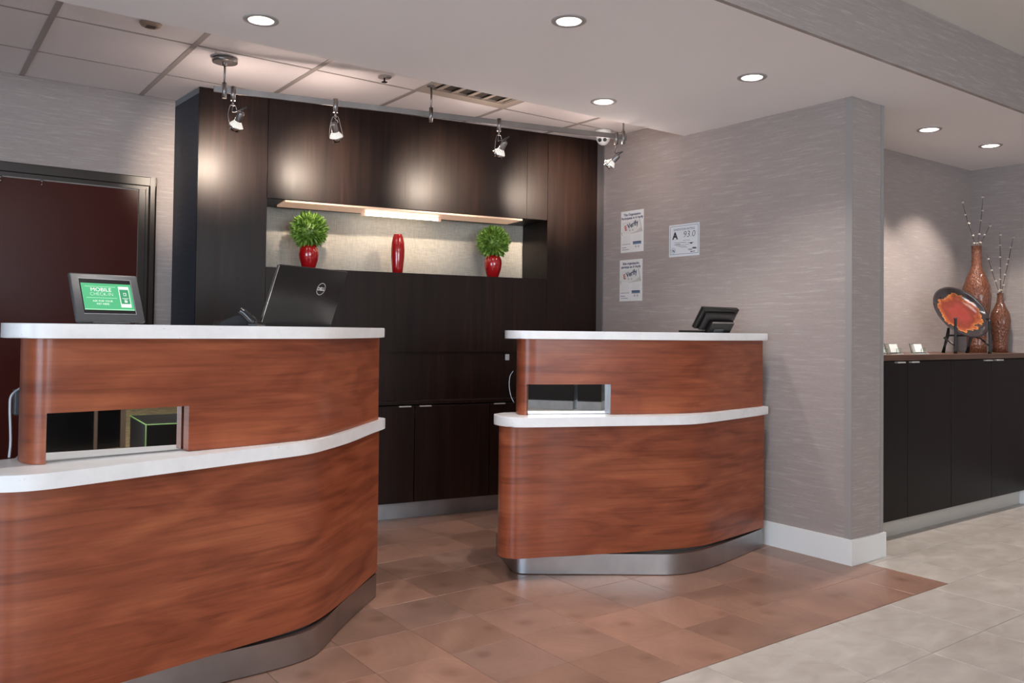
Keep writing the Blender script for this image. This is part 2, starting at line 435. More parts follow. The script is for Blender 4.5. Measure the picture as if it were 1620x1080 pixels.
for i in range(-7, 7):
    x0 = .163+g*i; x1 = x0+g
    for j in range(-5, 2):
        y0 = -.613+g*j; y1 = y0+g
        if j >= 0:
            x0c = max(x0, .305)
            if x1 > .305: gt(x0c, min(x1, 2.71), y0, min(y1, .40))
        else: gt(x0, min(x1, 2.71), y0, y1)
# ---- walls
bm = NB(); box(bm, -8, .5, 2.63, 2.75, 0, 2.9); struct('wall_back', bm, PAPER)
bm = NB(); box(bm, XW, .5, -.165, 2.63, 0, ZT); wall_side = struct('wall_side', bm, PAPER)
bm = NB(); box(bm, .5, 2.9, .40, .55, 0, 2.6); struct('wall_alcove', bm, PAPER)
bm = NB(); box(bm, 2.71, 2.9, -12, .40, 0, 2.9); struct('wall_right', bm, PAPER)
# left and front walls with window openings
bm = NB()
for a in ((-8.15, -8, -12, -5.1, 0, 2.9), (-8.15, -8, -1.3, 2.75, 0, 2.9), (-8.15, -8, -5.1, -1.3, 0, .5), (-8.15, -8, -5.1, -1.3, 2.5, 2.9)): box(bm, *a)
struct('wall_left', bm, PAPER)
bm = NB()
for a in ((-8.15, -7.2, -12.15, -12, 0, 2.9), (-1.6, 2.9, -12.15, -12, 0, 2.9), (-7.2, -1.6, -12.15, -12, 0, .4), (-7.2, -1.6, -12.15, -12, 2.65, 2.9)): box(bm, *a)
struct('wall_front', bm, PAPER)
bm = NB()
for x in (-7.2, -5.8, -4.4, -3.0, -1.64): box(bm, x, x+.05, -12.1, -12.02, .4, 2.65)
for z in (.4, 2.6): box(bm, -7.2, -1.6, -12.1, -12.02, z, z+.05)
wn = struct('window_1', bm, CHAR)
bm = NB(); box(bm, -7.15, -1.65, -12.07, -12.06, .45, 2.6); obj('pane', bm, glass('window_glass', (.9, .95, 1)), wn)
bm = NB()
for y in (-5.1, -3.85, -2.6, -1.35): box(bm, -8.1, -8.02, y, y+.05, .5, 2.5)
for z in (.5, 2.45): box(bm, -8.1, -8.02, -5.1, -1.3, z, z+.05)
wn = struct('window_2', bm, CHAR)
bm = NB(); box(bm, -8.07, -8.06, -5.05, -1.35, .55, 2.45); obj('pane', bm, bpy.data.materials['window_glass'], wn)
# corner guards, the slim strips on the pillar corners
GUARD = plain('corner_guard', (.30, .285, .28), .5, bump=.1, bscale=300)
bm = NB(); prism(bm, [(XW-.003, -.130), (XW-.003, -.168), (XW+.004, -.168), (XW+.004, -.1652), (XW-.0003, -.1652), (XW-.0003, -.130)], .132, ZC-.001); struct('trim_1', bm, GUARD)
bm = NB(); prism(bm, [(.474, -.1652), (.474, -.168), (.503, -.168), (.503, -.130), (.5003, -.130), (.5003, -.1652)], .132, ZC-.001); struct('trim_2', bm, GUARD)
# dark edge strip where the wall unit meets the side wall
bm = NB(); box(bm, XW-.012, XW, 1.735, 1.80, 0, ZT); struct('trim_3', bm, plain('edge_strip', (.14, .125, .125), .5))
# baseboards
def bboard(nm_, pts):
    bm = NB(); prism(bm, pts, .0, .132, 0); struct(nm_, bm, WHITE)
bm = NB(); prism(bm, [(XW-.0, .62), (XW-.014, .62), (XW-.014, -.179), (.514, -.179), (.514, .07), (.5, .07), (.5, -.165), (XW, -.165)], 0, .132); struct('baseboard_side', bm, WHITE)
bm = NB(); box(bm, 2.696, 2.71, -12, .06, 0, .13, .003); struct('baseboard_right', bm, WHITE)
bm = NB(); box(bm, -8, -4.35, 2.616, 2.63, 0, .13, .003); struct('baseboard_back', bm, WHITE)

# ---- ceilings
def plate_with_holes(x0, x1, y0, y1, z, holes):
    bm = NB()
    vs = [bm.verts.new(p) for p in ((x0, y0, z), (x1, y0, z), (x1, y1, z), (x0, y1, z))]
    es = [bm.edges.new((vs[i], vs[(i+1) % 4])) for i in range(4)]
    for hx, hy, r in holes:
        c = [bm.verts.new((hx+r*math.cos(2*math.pi*k/28), hy+r*math.sin(2*math.pi*k/28), z)) for k in range(28)]
        es += [bm.edges.new((c[k], c[(k+1) % 28])) for k in range(28)]
    bmesh.ops.triangle_fill(bm, edges=es, use_beauty=True, use_dissolve=False)
    return bm
DL = [(-2.64, .703), (-1.654, -.062), (-.472, -.047), (-.738, .727), (1.211, -.053), (1.943, -.082), (-2.84, -.06)]
HR = .052
bm = plate_with_holes(-8, 2.71, -.56, .995, ZC, [(x, y, HR) for x, y in DL])
box(bm, -8, 2.71, .975, .994, ZC+.003, ZT)                 # back fascia of the soffit
box(bm, -8, 2.9, -.56, .995, 2.86, 2.9)
ceiling = struct('ceiling', bm, PAINT)
bm = NB(); box(bm, -8, 2.71, -.58, -.56, ZC-.0, ZL+.02); struct('wall_beam', bm, PAPER)
bm = NB(); box(bm, -8, 2.9, -12.1, -.58, ZL, 2.9); struct('ceiling_lobby', bm, PAINT2)
# tiled ceiling behind the soffit: real lay-in tiles in a tee-bar grid
bm = NB(); box(bm, -8, XW, .995, 2.63, ZT+.03, 2.9); tceil = struct('ceiling_tiled', bm, ACOUS)
xs = [-3.28+.6096*k for k in range(-3, 7)]; ys = [.995, 1.53, 2.115, 2.63]
tcache = {}
for a, b2 in zip([-5.72]+xs, xs+[XW]):
    for c, d in zip(ys, ys[1:]):
        if b2-a < .03: continue
        k = (round(b2-a, 3), round(d-c, 3))
        if k not in tcache:
            t = bmesh.new(); box(t, -(b2-a)/2+.010, (b2-a)/2-.010, -(d-c)/2+.008, (d-c)/2-.008, -.004, .014, .003, 1); bmesh.ops.recalc_face_normals(t, faces=t.faces)
            me = bpy.data.meshes.new('ceiling_tile'); t.to_mesh(me); t.free(); me.materials.append(ACOUS); tcache[k] = me
        if abs(a+1.4512) < .01 and c < 1: continue      # the slot taken by the vent
        o = bpy.data.objects.new('ceiling_tile', tcache[k]); C.objects.link(o); o.parent = tceil; o.location = ((a+b2)/2, (c+d)/2, ZT+.006)
for x in xs:
    bm = NB(); box(bm, x-.013, x+.013, .995, 2.63, ZT-.001, ZT+.012); obj('tee_bar', bm, TEE, tceil)
for y in ys[1:3]:
    bm = NB(); box(bm, -5.72, XW, y-.0055, y+.0055, ZT+.001, ZT+.008); obj('tee_bar', bm, TEE, tceil)
# vent in the tile slot beside the soffit
t = thing('ceiling_vent', 'beige louvred air vent lying in the tiled ceiling above the dark wall unit', 'vent', (-1.146, 1.26, ZT))
bm = NB(); box(bm, -1.44, -.852, 1.0, 1.52, ZT+.012, ZT+.02); obj('backing', bm, plain('vent_dark', (.05, .04, .035), .7), t)
bm = NB()
for a in ((-1.44, -1.40, 1.0, 1.52), (-.892, -.852, 1.0, 1.52), (-1.40, -.892, 1.0, 1.04), (-1.40, -.892, 1.44, 1.52)): box(bm, a[0], a[1], a[2], a[3], ZT-.002, ZT+.012)
VENTM = plain('vent_metal', (.42, .36, .31), .5); obj('frame', bm, VENTM, t)
for k in range(5):
    bm = NB(); x = -1.37+.105*k; obox(bm, (x, 1.04, ZT), (1, 0, .25), (0, 1, 0), (-.25, 0, 1), 0, .07, 0, .40, 0, .003); obj('slat', bm, VENTM, t)

# ---- door in the back wall
bm = NB()
Y = 2.63
for d0, w0 in ((.022, .058), (.030, .030)):
    pass
prism(bm, [(-2.574, Y), (-2.574, Y-.018), (-2.585, Y-.026), (-2.610, Y-.026), (-2.618, Y-.016), (-2.632, Y-.016), (-2.636, Y)], 0, 2.07)
box(bm, -4.40, -2.574, Y-.024, Y, 2.016, 2.07, .004, 1); box(bm, -4.40, -2.62, Y-.014, Y, 1.995, 2.018)
box(bm, -4.40, -4.34, Y-.024, Y, 0, 2.07)
box(bm, -2.668, -2.632, Y-.010, Y, 0, 2.016)
door = struct('door_1', bm, DOORF)
bm = NB(); box(bm, -4.33, -2.672, Y-.006, Y-.001, .01, 1.988, .001, 1); obj('door_leaf', bm, DOORM, door)
for x in (-3.365, -3.17):
    bm = NB()
    for z in (1.985, 1.965):
        lathe(bm, (x, Y-.006, z), [(.008, 0), (.008, .005), (.005, .009), (.001, .011)], 12, (0, -1, 0))
    obj('door_stud', bm, CHROME, door, label='pair of small bright studs at top of the dark door')

# ================================================================== DOWNLIGHTS
dlab = ['recessed downlight nearest the left end of the soffit, above the left track lamps', 'recessed downlight in the middle of the soffit near the top edge of the photo',
        'recessed downlight between the side wall corner and the ceiling beam, right of the middle one', 'recessed downlight near the soffit edge above the right end of the spotlight rail',
        'left downlight of the two above the right-hand credenza', 'right downlight of the two above the right-hand credenza', None]
for (x, y), lb in zip(DL, dlab):
    t = thing('recessed_downlight', lb or 'recessed downlight in the soffit beyond the left photo edge', 'ceiling light', (x, y, ZC), 'recessed downlights in the soffit')
    bm = NB(); lathe(bm, (x, y, ZC-.004), [(HR-.002, .004), (HR-.001, 0), (.068, 0), (.071, .002), (.071, .0045)], 36, capb=False); obj('trim_ring', bm, plain('ring_paint', (.34, .32, .31), .5) if 'ring_paint' not in bpy.data.materials else bpy.data.materials['ring_paint'], t)
    bm = NB(); lathe(bm, (x, y, ZC-.002), [(HR, 0), (.050, .03), (.044, .07), (.034, .10), (.030, .11)], 36, capb=False); obj('reflector', bm, REFL, t)
    bm = NB(); lathe(bm, (x, y, ZC+.075), [(.0, 0), (.022, .002), (.030, .012), (.032, .03)], 28, capb=False); obj('lamp', bm, LAMPGLOW, t)
    e = 45 if x < .3 else 80
    light('downlight', 'SPOT', (x, y, ZC+.055), e, NEUT if x < .3 else (1, .88, .79), .028, target=(x, y, 0), spot=112 if x < .3 else 100, blend=.55 if x < .3 else .35)

# ================================================================== RECEPTION DESKS
def strip_prism(bm, front, th, z0, z1, a0=None, a1=None):
    """piece of a curved panel: front polyline offset backwards; keeps arc-length UV continuous"""
    s = [0]
    for p, q in zip(front, front[1:]): s.append(s[-1]+math.hypot(q[0]-p[0], q[1]-p[1]))
    def at(v):
        for i in range(len(front)-1):
            if s[i] <= v <= s[i+1]+1e-9:
                k = (v-s[i])/(s[i+1]-s[i]); return (front[i][0]+(front[i+1][0]-front[i][0])*k, front[i][1]+(front[i+1][1]-front[i][1])*k)
        return front[-1]
    a0 = 0 if a0 is None else a0; a1 = s[-1] if a1 is None else a1
    back = offset(front, th)
    def atb(v):
        for i in range(len(front)-1):
            if s[i] <= v <= s[i+1]+1e-9:
                k = (v-s[i])/(s[i+1]-s[i]); return (back[i][0]+(back[i+1][0]-back[i][0])*k, back[i][1]+(back[i+1][1]-back[i][1])*k)
        return back[-1]
    vals = [a0]+[v for v in s if a0+1e-4 < v < a1-1e-4]+[a1]
    F = [at(v) for v in vals]; B = [atb(v) for v in vals]
    uv = bm.loops.layers.uv.verify()
    def ring(P, z): return [bm.verts.new((p[0], p[1], z)) for p in P]
    f0, f1, b0, b1 = ring(F, z0), ring(F, z1), ring(B, z0), ring(B, z1)
    n = len(vals)
    for i in range(n-1):
        for q, zs, sm in (((f0[i], f0[i+1], f1[i+1], f1[i]), ((vals[i], z0), (vals[i+1], z0), (vals[i+1], z1), (vals[i], z1)), True),
                      ((b0[i+1], b0[i], b1[i], b1[i+1]), ((vals[i+1], z0), (vals[i], z0), (vals[i], z1), (vals[i+1], z1)), True),
                      ((f1[i], f1[i+1], b1[i+1], b1[i]), ((vals[i], z1), (vals[i+1], z1), (vals[i+1], z1+th), (vals[i], z1+th)), False),
                      ((f0[i+1], f0[i], b0[i], b0[i+1]), ((vals[i+1], z0), (vals[i], z0), (vals[i], z0-th), (vals[i+1], z0-th)), False)):
            f = bm.faces.new(q); f.smooth = sm
            for l, c in zip(f.loops, zs): l[uv].uv = c
    for k in (0, n-1):
        f = bm.faces.new((f0[k], f1[k], b1[k], b0[k]))
        for l, c in zip(f.loops, ((vals[k], z0), (vals[k], z1), (vals[k]+th, z1), (vals[k]+th, z0))): l[uv].uv = c
    return bm
def arc_at(front, x):
    s = 0; best = 0
    for p, q in zip(front, front[1:]):
        d = math.hypot(q[0]-p[0], q[1]-p[1])
        if q[0] >= x > p[0]: best = s+d*(x-p[0])/(q[0]-p[0])
        s += d
    return best
def smooth_by_angle(o, a=32):
    me = o.data
    for e in me.edges: pass
    for p in me.polygons: p.use_smooth = True
    bmm = bmesh.new(); bmm.from_mesh(me)
    for e in bmm.edges:
        if len(e.link_faces) == 2 and e.calc_face_angle(0) > R(a): e.smooth = False
    bmm.to_mesh(me); bmm.free()

def desk(label, base, lower, lower_back, shelf, upper, top, kick, mir, ztop=1.195):
    t = thing('reception_desk', label, 'reception desk', base, 'curved reception desks')
    lo = sp2(lower); bm = NB(); prism(bm, lo+lower_back, .112, .741); o = obj('lower_body', bm, CHERRY, t); smooth_by_angle(o)
    kk = sp2(kick); bm = NB(); prism(bm, kk+[(kk[-1][0]-.02, kk[-1][1]+.35), (kk[0][0]+.15, kk[0][1]+.35)], .004, .103); o = obj('kick_plate', bm, STEEL, t); smooth_by_angle(o)
    bm = NB(); ko = offset(kk, .035); prism(bm, ko+[(ko[-1][0]-.02, ko[-1][1]+.30), (ko[0][0]+.15, ko[0][1]+.30)], .0, .113); obj('plinth', bm, plain('black_plinth', (.02, .018, .016), .6) if 'black_plinth' not in bpy.data.materials else bpy.data.materials['black_plinth'], t)
    bm = NB(); prism(bm, shelf, .740, .785, .006, 3); o = obj('lower_counter', bm, SLAB, t); smooth_by_angle(o)
    up = sp2(upper); x0, x1, zm = mir
    a0, a1 = arc_at(up, x0), arc_at(up, x1)
    bm = NB(); strip_prism(bm, up, .040, .786, 1.153, 0, a0); strip_prism(bm, up, .040, zm, 1.153, a0, a1); strip_prism(bm, up, .040, .786, 1.153, a1, None)
    o = obj('upper_panel', bm, CHERRY, t); smooth_by_angle(o)
    bk = offset(up, .05)
    def on(pl, x):
        for p, q in reversed(list(zip(pl, pl[1:]))):
            if q[0] >= x > p[0]:
                k = (x-p[0])/(q[0]-p[0]); return Vector((x, p[1]+(q[1]-p[1])*k, 0))
    A = on(up, x0); B = on(up, x1); u = (B-A).normalized(); nn = Vector((-u.y, u.x, 0)); A = A+nn*.050-u*.004; B = B+nn*.050+u*.012
    bm = NB(); obox(bm, A, u, nn, (0, 0, 1), -.004, (B-A).length+.02, 0, .006, .7865, zm+.02); m_ = obj('mirror', bm, MIRROR, t, label='inset mirror above the lower counter')
    bm = NB(); obox(bm, A, u, nn, (0, 0, 1), 0, (B-A).length, -.004, 0, .786, .7885); obj('mirror_channel', bm, STEEL, t)
    if x1 > -2:
        bm = NB(); obox(bm, B, u, nn, (0, 0, 1), -.014, -.004, -.045, 0, .786, zm); obj('mirror_edge', bm, STEEL, t)
    bm = NB(); prism(bm, top, 1.154, ztop, .005, 3); o = obj('upper_counter', bm, SLAB, t); smooth_by_angle(o)
    return t

Lw = [(-3.595, .28), (-3.605, .22), (-3.600, .165), (-3.575, .125), (-3.53, .103), (-3.47, .100), (-3.39, .107), (-3.22, .135), (-3.05, .170), (-2.9, .203), (-2.78, .228), (-2.70, .245), (-2.60, .272), (-2.55, .297), (-2.49, .338), (-2.41, .407), (-2.286, .524), (-2.048, .759)]
Lu = [(-3.495, .36), (-3.504, .27), (-3.498, .21), (-3.481, .175), (-3.453, .158), (-3.41, .158), (-3.03, .205), (-2.807, .236), (-2.70, .255), (-2.60, .280), (-2.54, .307), (-2.48, .350), (-2.42, .405), (-2.286, .532), (-2.048, .770)]
Lsh = sp2([(-3.50, .335), (-3.58, .315), (-3.64, .26), (-3.67, .18), (-3.66, .10), (-3.62, .04), (-3.572, .010), (-3.515, -.008), (-3.45, -.005), (-3.317, .030), (-3.168, .072), (-3.01, .115), (-2.83, .165), (-2.72, .195), (-2.63, .222), (-2.575, .250), (-2.506, .302), (-2.35, .435), (-2.124, .670), (-2.005, .790), (-1.985, .83), (-2.005, .865), (-2.06, .90)], 3)+[(-2.30, 1.10), (-2.9, .75), (-3.45, .60)]
Ltop = sp2([(-3.52, .56), (-3.545, .40), (-3.556, .26), (-3.552, .18), (-3.53, .130), (-3.49, .106), (-3.44, .102), (-3.38, .108), (-3.02, .165), (-2.80, .195), (-2.69, .215), (-2.58, .245), (-2.50, .287), (-2.42, .355), (-2.26, .507), (-2.042, .733)], 3)+[(-2.055, .77), (-2.27, 1.0), (-2.40, 1.02), (-2.75, .85), (-3.1, .70)]
Lk = [(-3.56, .30), (-3.54, .25), (-3.48, .225), (-3.2, .222), (-2.838, .222), (-2.749, .224), (-2.681, .229), (-2.605, .244), (-2.555, .266), (-2.506, .306), (-2.405, .416), (-2.249, .572), (-2.055, .752)]
desk('left reception desk, nearer and larger, with green screen and open laptop on its top', (-2.9, .6, 0), Lw, [(-2.42, 1.10), (-2.9, .80), (-3.30, .58)], Lsh, Lu, Ltop, Lk, (-3.447, -3.030, .934), 1.197)
Rw = [(-1.38, .76), (-1.43, .70), (-1.451, .655), (-1.447, .612), (-1.425, .578), (-1.387, .555), (-1.288, .518), (-1.173, .468), (-.989, .397), (-.861, .348), (-.72, .297), (-.62, .262), (-.55, .246), (-.48, .240), (-.383, .245), (-.204, .268), (.12, .317)]
Ru = [(-1.320, .71), (-1.351, .66), (-1.361, .625), (-1.353, .598), (-1.332, .576), (-1.30, .555), (-1.173, .496), (-.989, .415), (-.861, .362), (-.72, .307), (-.62, .272), (-.55, .256), (-.48, .250), (-.383, .256), (-.204, .279), (.12, .328)]
Rsh = sp2([(-1.291, .735), (-1.338, .757), (-1.40, .752), (-1.45, .715), (-1.477, .66), (-1.482, .60), (-1.472, .55), (-1.445, .515), (-1.40, .488), (-1.215, .408), (-.957, .302), (-.77, .226), (-.67, .192), (-.60, .183), (-.53, .187), (-.40, .208), (-.16, .252), (.148, .310)], 3)+[(.152, .36), (.152, .75), (-1.1, .95)]
Rtop = sp2([(-1.30, .80), (-1.375, .735), (-1.405, .68), (-1.412, .63), (-1.402, .585), (-1.37, .548), (-1.32, .522), (-1.173, .458), (-.989, .376), (-.861, .325), (-.72, .270), (-.62, .236), (-.55, .220), (-.48, .214), (-.383, .219), (-.204, .243), (.116, .292)], 3)+[(.118, .33), (.118, .70), (-.5, .66), (-1.15, .90)]
Rk = [(-1.325, .72), (-1.322, .69), (-1.305, .664), (-1.272, .635), (-1.122, .527), (-.919, .383), (-.742, .256), (-.70, .232), (-.652, .213), (-.574, .202), (-.474, .207), (-.29, .237), (.12, .325)]
desk('right reception desk, farther one, its right end against the wallpapered side wall', (-.6, .6, 0), Rw, [(.12, .85), (-1.10, 1.05)], Rsh, Ru, Rtop, Rk, (-1.347, -.966, .934), 1.193)

# ================================================================== DARK WALL UNIT
P0 = Vector((-2.4477, 2.2229, 0)); UU = Vector((.98703, -.16065, 0)); NN = Vector((.16044, .98705, 0)); ZZ = Vector((0, 0, 1))
def ub(bm, a0, a1, b0, b1, c0, c1, bev=0, mi=0): return obox(bm, P0, UU, NN, ZZ, a0, a1, b0, b1, c0, c1, bev, 1, mi)
unit = thing('wall_unit', 'tall dark espresso wood wall unit with a lit display niche behind the desks', 'wall unit', P0+UU*1.33)
bm = NB(); ub(bm, 0, .381, 0, .30, 0, 2.549); obj('side_panel', bm, DARK, unit)
bm = NB(); ub(bm, 2.269, 2.675, 0, .30, 0, 2.549); obj('side_panel', bm, DARK, unit)
bm = NB(); ub(bm, .384, 1.235, 0, .02, 1.953, 2.549); obj('upper_panel', bm, DARK, unit)
bm = NB(); ub(bm, 1.2355, 2.105, 0, .02, 1.953, 2.549); obj('upper_panel', bm, DARK, unit)
bm = NB(); ub(bm, 2.107, 2.266, 0, .02, 1.953, 2.549); obj('upper_panel', bm, DARK, unit)
bm = NB(); ub(bm, .383, 2.267, 0, .38, 1.05, 1.548); ub(bm, .383, 2.267, .012, .38, .73, 1.05); obj('lower_panel', bm, DARK, unit)
bm = NB(); ub(bm, .383, 2.267, .02, .38, 1.950, 1.97); ub(bm, .381, .383, 0, .38, 1.548, 1.953); ub(bm, 2.267, 2.269, 0, .38, 1.548, 1.953); obj('niche_lining', bm, DARK, unit)
bm = NB(); ub(bm, .381, 2.269, .36, .37, 1.548, 1.953); obj('niche_back', bm, CREAM, unit)
bm = NB(); rp = [(-2.4505, 2.226), (-2.474, 2.629), (-2.385, 2.629), (-2.402, 2.52), (-2.4485, 2.2275)]; prism(bm, rp, 0, 2.515); wr = struct('wall_return', bm, wallpaper('shaded_wallpaper', (.030, .036, .048), (.045, .052, .066)))  # shade on the return is put into this darker wallpaper colour
bm = NB(); prism(bm, rp, 2.5155, 2.549); obj('lit_return_top', bm, plain('lit_wallpaper_grey', (.20, .215, .235), .6), wr)  # lighter top above the shadow edge, painted as a paler strip
# low cupboards standing in front of the panels
bm = NB(); ub(bm, .20, 2.66, -.030, .012, .112, .715); ub(bm, .20, 2.66, -.045, .012, .722, .745, .002); obj('cabinet_body', bm, DARK, unit)
bm = NB(); ub(bm, .22, 2.64, .05, .06, .0, .112); obj('kick_plate', bm, PALESTEEL, unit)
seams = [.262, .782, 1.302, 1.822, 2.342]
for a, b2 in zip(seams, seams[1:]):
    bm = NB(); ub(bm, a+.0025, b2-.0025, -.048, -.030, .118, .712, .0015); dr = obj('door', bm, DARK, unit)
    for hx in ((a+.028, a+.108) if abs(a-1.302) < .01 or a > 1.7 else (b2-.108, b2-.028),):
        bm = NB(); ub(bm, hx[0], hx[1], -.060, -.048, .708, .716, .001); obj('pull', bm, PULL, dr)
# niche lamp
lp = thing('niche_light', 'long tan lamp pan with a bright middle under the top of the display niche', 'light', P0+UU*1.29+NN*.13+ZZ*1.95)
bm = NB(); ub(bm, .49, 2.08, .012, .245, 1.938, 1.950, .001); obj('pan', bm, PAN, lp)
bm = NB(); q0 = P0+UU*1.02+NN*.16+ZZ*1.922; tube(bm, [q0, q0+UU*.5], .008, 12); obj('lamp_tube', bm, plain('niche_lamp_glow', (1, 1, 1), .5, emit=(1, .86, .66), es=11), lp)
for a in (1.00, 1.52):
    bm = NB(); ub(bm, a, a+.02, .148, .172, 1.910, 1.938); obj('holder', bm, PAN, lp)
bpy.context.view_layer.update()

# ---- red vases and topiary balls in the niche
VASE = [(.030, 0), (.036, .004), (.046, .03), (.057, .065), (.0615, .095), (.058, .125), (.047, .148), (.040, .155), (.036, .155), (.040, .145)]
def nichept(u, off): return P0+UU*u+NN*off+ZZ*1.548
for k, (u0, side) in enumerate(((.664, 'left'), (1.918, 'right'))):
    b0 = nichept(u0, .13)
    v = thing('vase', 'round red glazed vase under the %s topiary ball in the niche' % side, 'vase', b0, 'short red vases in the niche')
    bm = NB(); lathe(bm, b0, VASE, 40); obj('body', bm, RED, v, True)
    tb = thing('topiary_ball', 'green leafy topiary ball on the %s red vase in the niche' % side, 'plant', b0+ZZ*.150, 'topiary balls in the niche')
    c = b0+ZZ*.245
    bm = NB(); lathe(bm, b0+ZZ*.146, [(.012, 0), (.012, .06)], 12, capt=True); obj('stem', bm, TWIG, tb)
    bm = NB(); rnd = random.Random(5+k)
    bmesh.ops.create_icosphere(bm, subdivisions=2, radius=.072, matrix=Matrix.Translation(c))
    n = 620
    for i in range(n):
        z = 1-2*(i+.5)/n; ph = i*2.39996; rr = math.sqrt(1-z*z)
        d = Vector((rr*math.cos(ph), rr*math.sin(ph), z)); d = (d+Vector((rnd.uniform(-.28, .28), rnd.uniform(-.28, .28), rnd.uniform(-.28, .28)))).normalized()
        a = d.cross(Vector((0, 0, 1))).normalized(); b = d.cross(a); th = rnd.uniform(0, 6.28)
        w_ = a*math.cos(th)+b*math.sin(th); h_ = d.cross(w_)
        L1 = rnd.uniform(.110, .130); p0 = c+d*.062; p1 = c+d*(L1*.66+.022)+h_*.006; tip = c+d*L1+h_*rnd.uniform(-.006, .012); ww = .0078
        A = bm.verts.new(p0); B = bm.verts.new(p1+w_*ww); D = bm.verts.new(p1-w_*ww); E_ = bm.verts.new(p1-h_*.004+d*.002); T = bm.verts.new(tip)
        for q_ in ((A, B, E_), (A, E_, D), (B, T, E_), (E_, T, D)): bm.faces.new(q_)
    o = obj('foliage', bm, LEAF, tb); o['kind'] = 'stuff'
b0 = nichept(1.236, .13)
o = tag(obj('vase', lathe(NB(), b0, [(.031, 0), (.033, .004), (.038, .05), (.0435, .11), (.0445, .15), (.041, .20), (.033, .238), (.0265, .252), (.0265, .256), (.022, .256), (.024, .24)], 40), RED, None, True), 'tall slim red vase alone in the middle of the niche', 'vase')
recentre(o)

# ================================================================== TRACK LIGHTING
ZTR = 2.389
TA = Vector((-2.544, 1.641, ZTR)); TB = Vector((-.200, 1.101, ZTR)); TU = (TB-TA).normalized(); TN = Vector((-TU.y, TU.x, 0))
rail = thing('spotlight_rail', 'long grey metal rail hanging below the tiled ceiling in front of the dark unit', 'track light rail', TA)
bm = NB(); obox(bm, TA, TU, TN, ZZ, 0, (TB-TA).length, -.004, .004, -.0155, .0155, .001, 1); obj('rail', bm, NICKEL, rail)
def on_track(x): k = (x-TA.x)/(TB.x-TA.x); return TA+(TB-TA)*k
for x, kind in ((-2.494, 'canopy'), (-1.430, 'small'), (-.223, 'small')):
    p = on_track(x)
    bm = NB(); tube(bm, [p+ZZ*.02, (p.x, p.y, ZT-.003)], .0052, 10); rd = obj('rod', bm, NICKEL, rail)
    bm = NB(); tube(bm, [p-ZZ*.042, p+ZZ*.037], .0115, 16); obj('clamp', bm, NICKEL, rd)
    bm = NB()
    if kind == 'canopy': lathe(bm, (p.x, p.y, ZT-.024), [(.056, 0), (.0615, .002), (.0615, .020), (.058, .022)], 36, capt=True); lathe(bm, (p.x, p.y, ZT-.040), [(.010, 0), (.012, .018)], 14)
    else: lathe(bm, (p.x, p.y, ZT-.010), [(.014, 0), (.022, .004), (.022, .008)], 20, capt=True)
    obj('canopy', bm, NICKEL, rd)

CR = Vector((.804, -.594, 0)); CF = Vector((.594, .804, 0))
def lamp_head(x, aim, label, glow=True, energy=56, hd=None, sh=0):
    """spot lamp: rail connector, wire yoke, socket, frosted reflector, lens ring"""
    p = on_track(x); t = thing('track_spotlight', label, 'spotlight', p, 'spotlights on the rail')
    bm = NB(); tube(bm, [p-ZZ*.050, p+ZZ*.022], .0125, 18); tube(bm, [p-ZZ*.075, p-ZZ*.048], .0055, 10); obj('connector', bm, NICKEL, t)
    c = p-ZZ*.150+CR*sh                                                   # middle of the lamp
    d = (CR*hd[0]+CF*hd[1]+ZZ*hd[2]).normalized()
    face = c+d*.030
    # yoke: two wires from the connector to the sides of the lens ring
    sd = d.cross(ZZ).normalized()
    top = p-ZZ*.072
    for s in (-1, 1):
        pts = spline([top, top+sd*s*.016-ZZ*.004, top+sd*s*.030-ZZ*.040+(face-top)*.12, face+sd*s*.039], 5)
        bm = NB(); tube(bm, pts, .0018, 6); obj('yoke', bm, NICKEL, t)
    bm = NB(); lathe(bm, c-d*.048, [(.0, -.002), (.012, 0), (.0165, .006), (.0175, .012), (.0175, .050), (.016, .054)], 24, d, capb=False, capt=True); obj('socket', bm, NICKEL, t, True)
    bm = NB(); lathe(bm, c+d*.002, [(.016, 0), (.022, .008), (.031, .020), (.0360, .030), (.034, .030)], 28, d, capb=False); obj('shade', bm, FROST, t, True)
    bm = NB(); lathe(bm, face, [(.0365, 0), (.0372, .003), (.0372, .006), (.0345, .008)], 28, d, capb=False); obj('lens_ring', bm, CHROME, t, True)
    bm = NB(); lathe(bm, face+d*.001, [(0, 0), (.033, .002)], 24, d, capb=False); obj('lens', bm, LAMPGLOW2, t)
    bm = NB(); lathe(bm, face+d*.006, [(.024, 0), (.025, .018), (.0235, .018), (.0225, .001)], 24, d, capb=False); obj('baffle', bm, CHROME, t, True)
    bk = c-d*.050; cr = sd
    pts = spline([top, top-ZZ*.02+d*.01, top-ZZ*.028+cr*.016, bk-d*.028+cr*.012, bk-d*.012, bk+d*.004], 6)
    bm = NB(); tube(bm, pts, .0032, 7); obj('cord', bm, CHAR, t)
    q = face+d*.034
    light('track_lamp', 'SPOT', q, energy, (1, .82, .66), .016, target=Vector(aim), spot=66, blend=1.0)
    light('ceiling_wall_fill', 'POINT', c+NN*.10+ZZ*.02, 2.5, (1, .80, .70), .03)  # unseen fill added beside the head to brighten tiled ceiling and back wall
def hot(u, z): return P0+UU*u+ZZ*z
lamp_head(-2.452, hot(.13, 2.13), 'leftmost spotlight on the rail, lit, tilted toward the left unit panel', hd=(-.46, .35, -.80), sh=.028)
lamp_head(-1.947, hot(.72, 2.15), 'second spotlight from the left on the rail, facing back and down', hd=(.10, .52, -.80))
lamp_head(-1.030, hot(1.49, 2.14), 'third spotlight from the left on the rail, above the right vase', hd=(-.42, .38, -.80), sh=.016)
lamp_head(-.272, hot(2.31, 2.15), 'rightmost spotlight on the rail, next to the small white camera', hd=(-.66, .20, -.70), sh=-.018, energy=80)

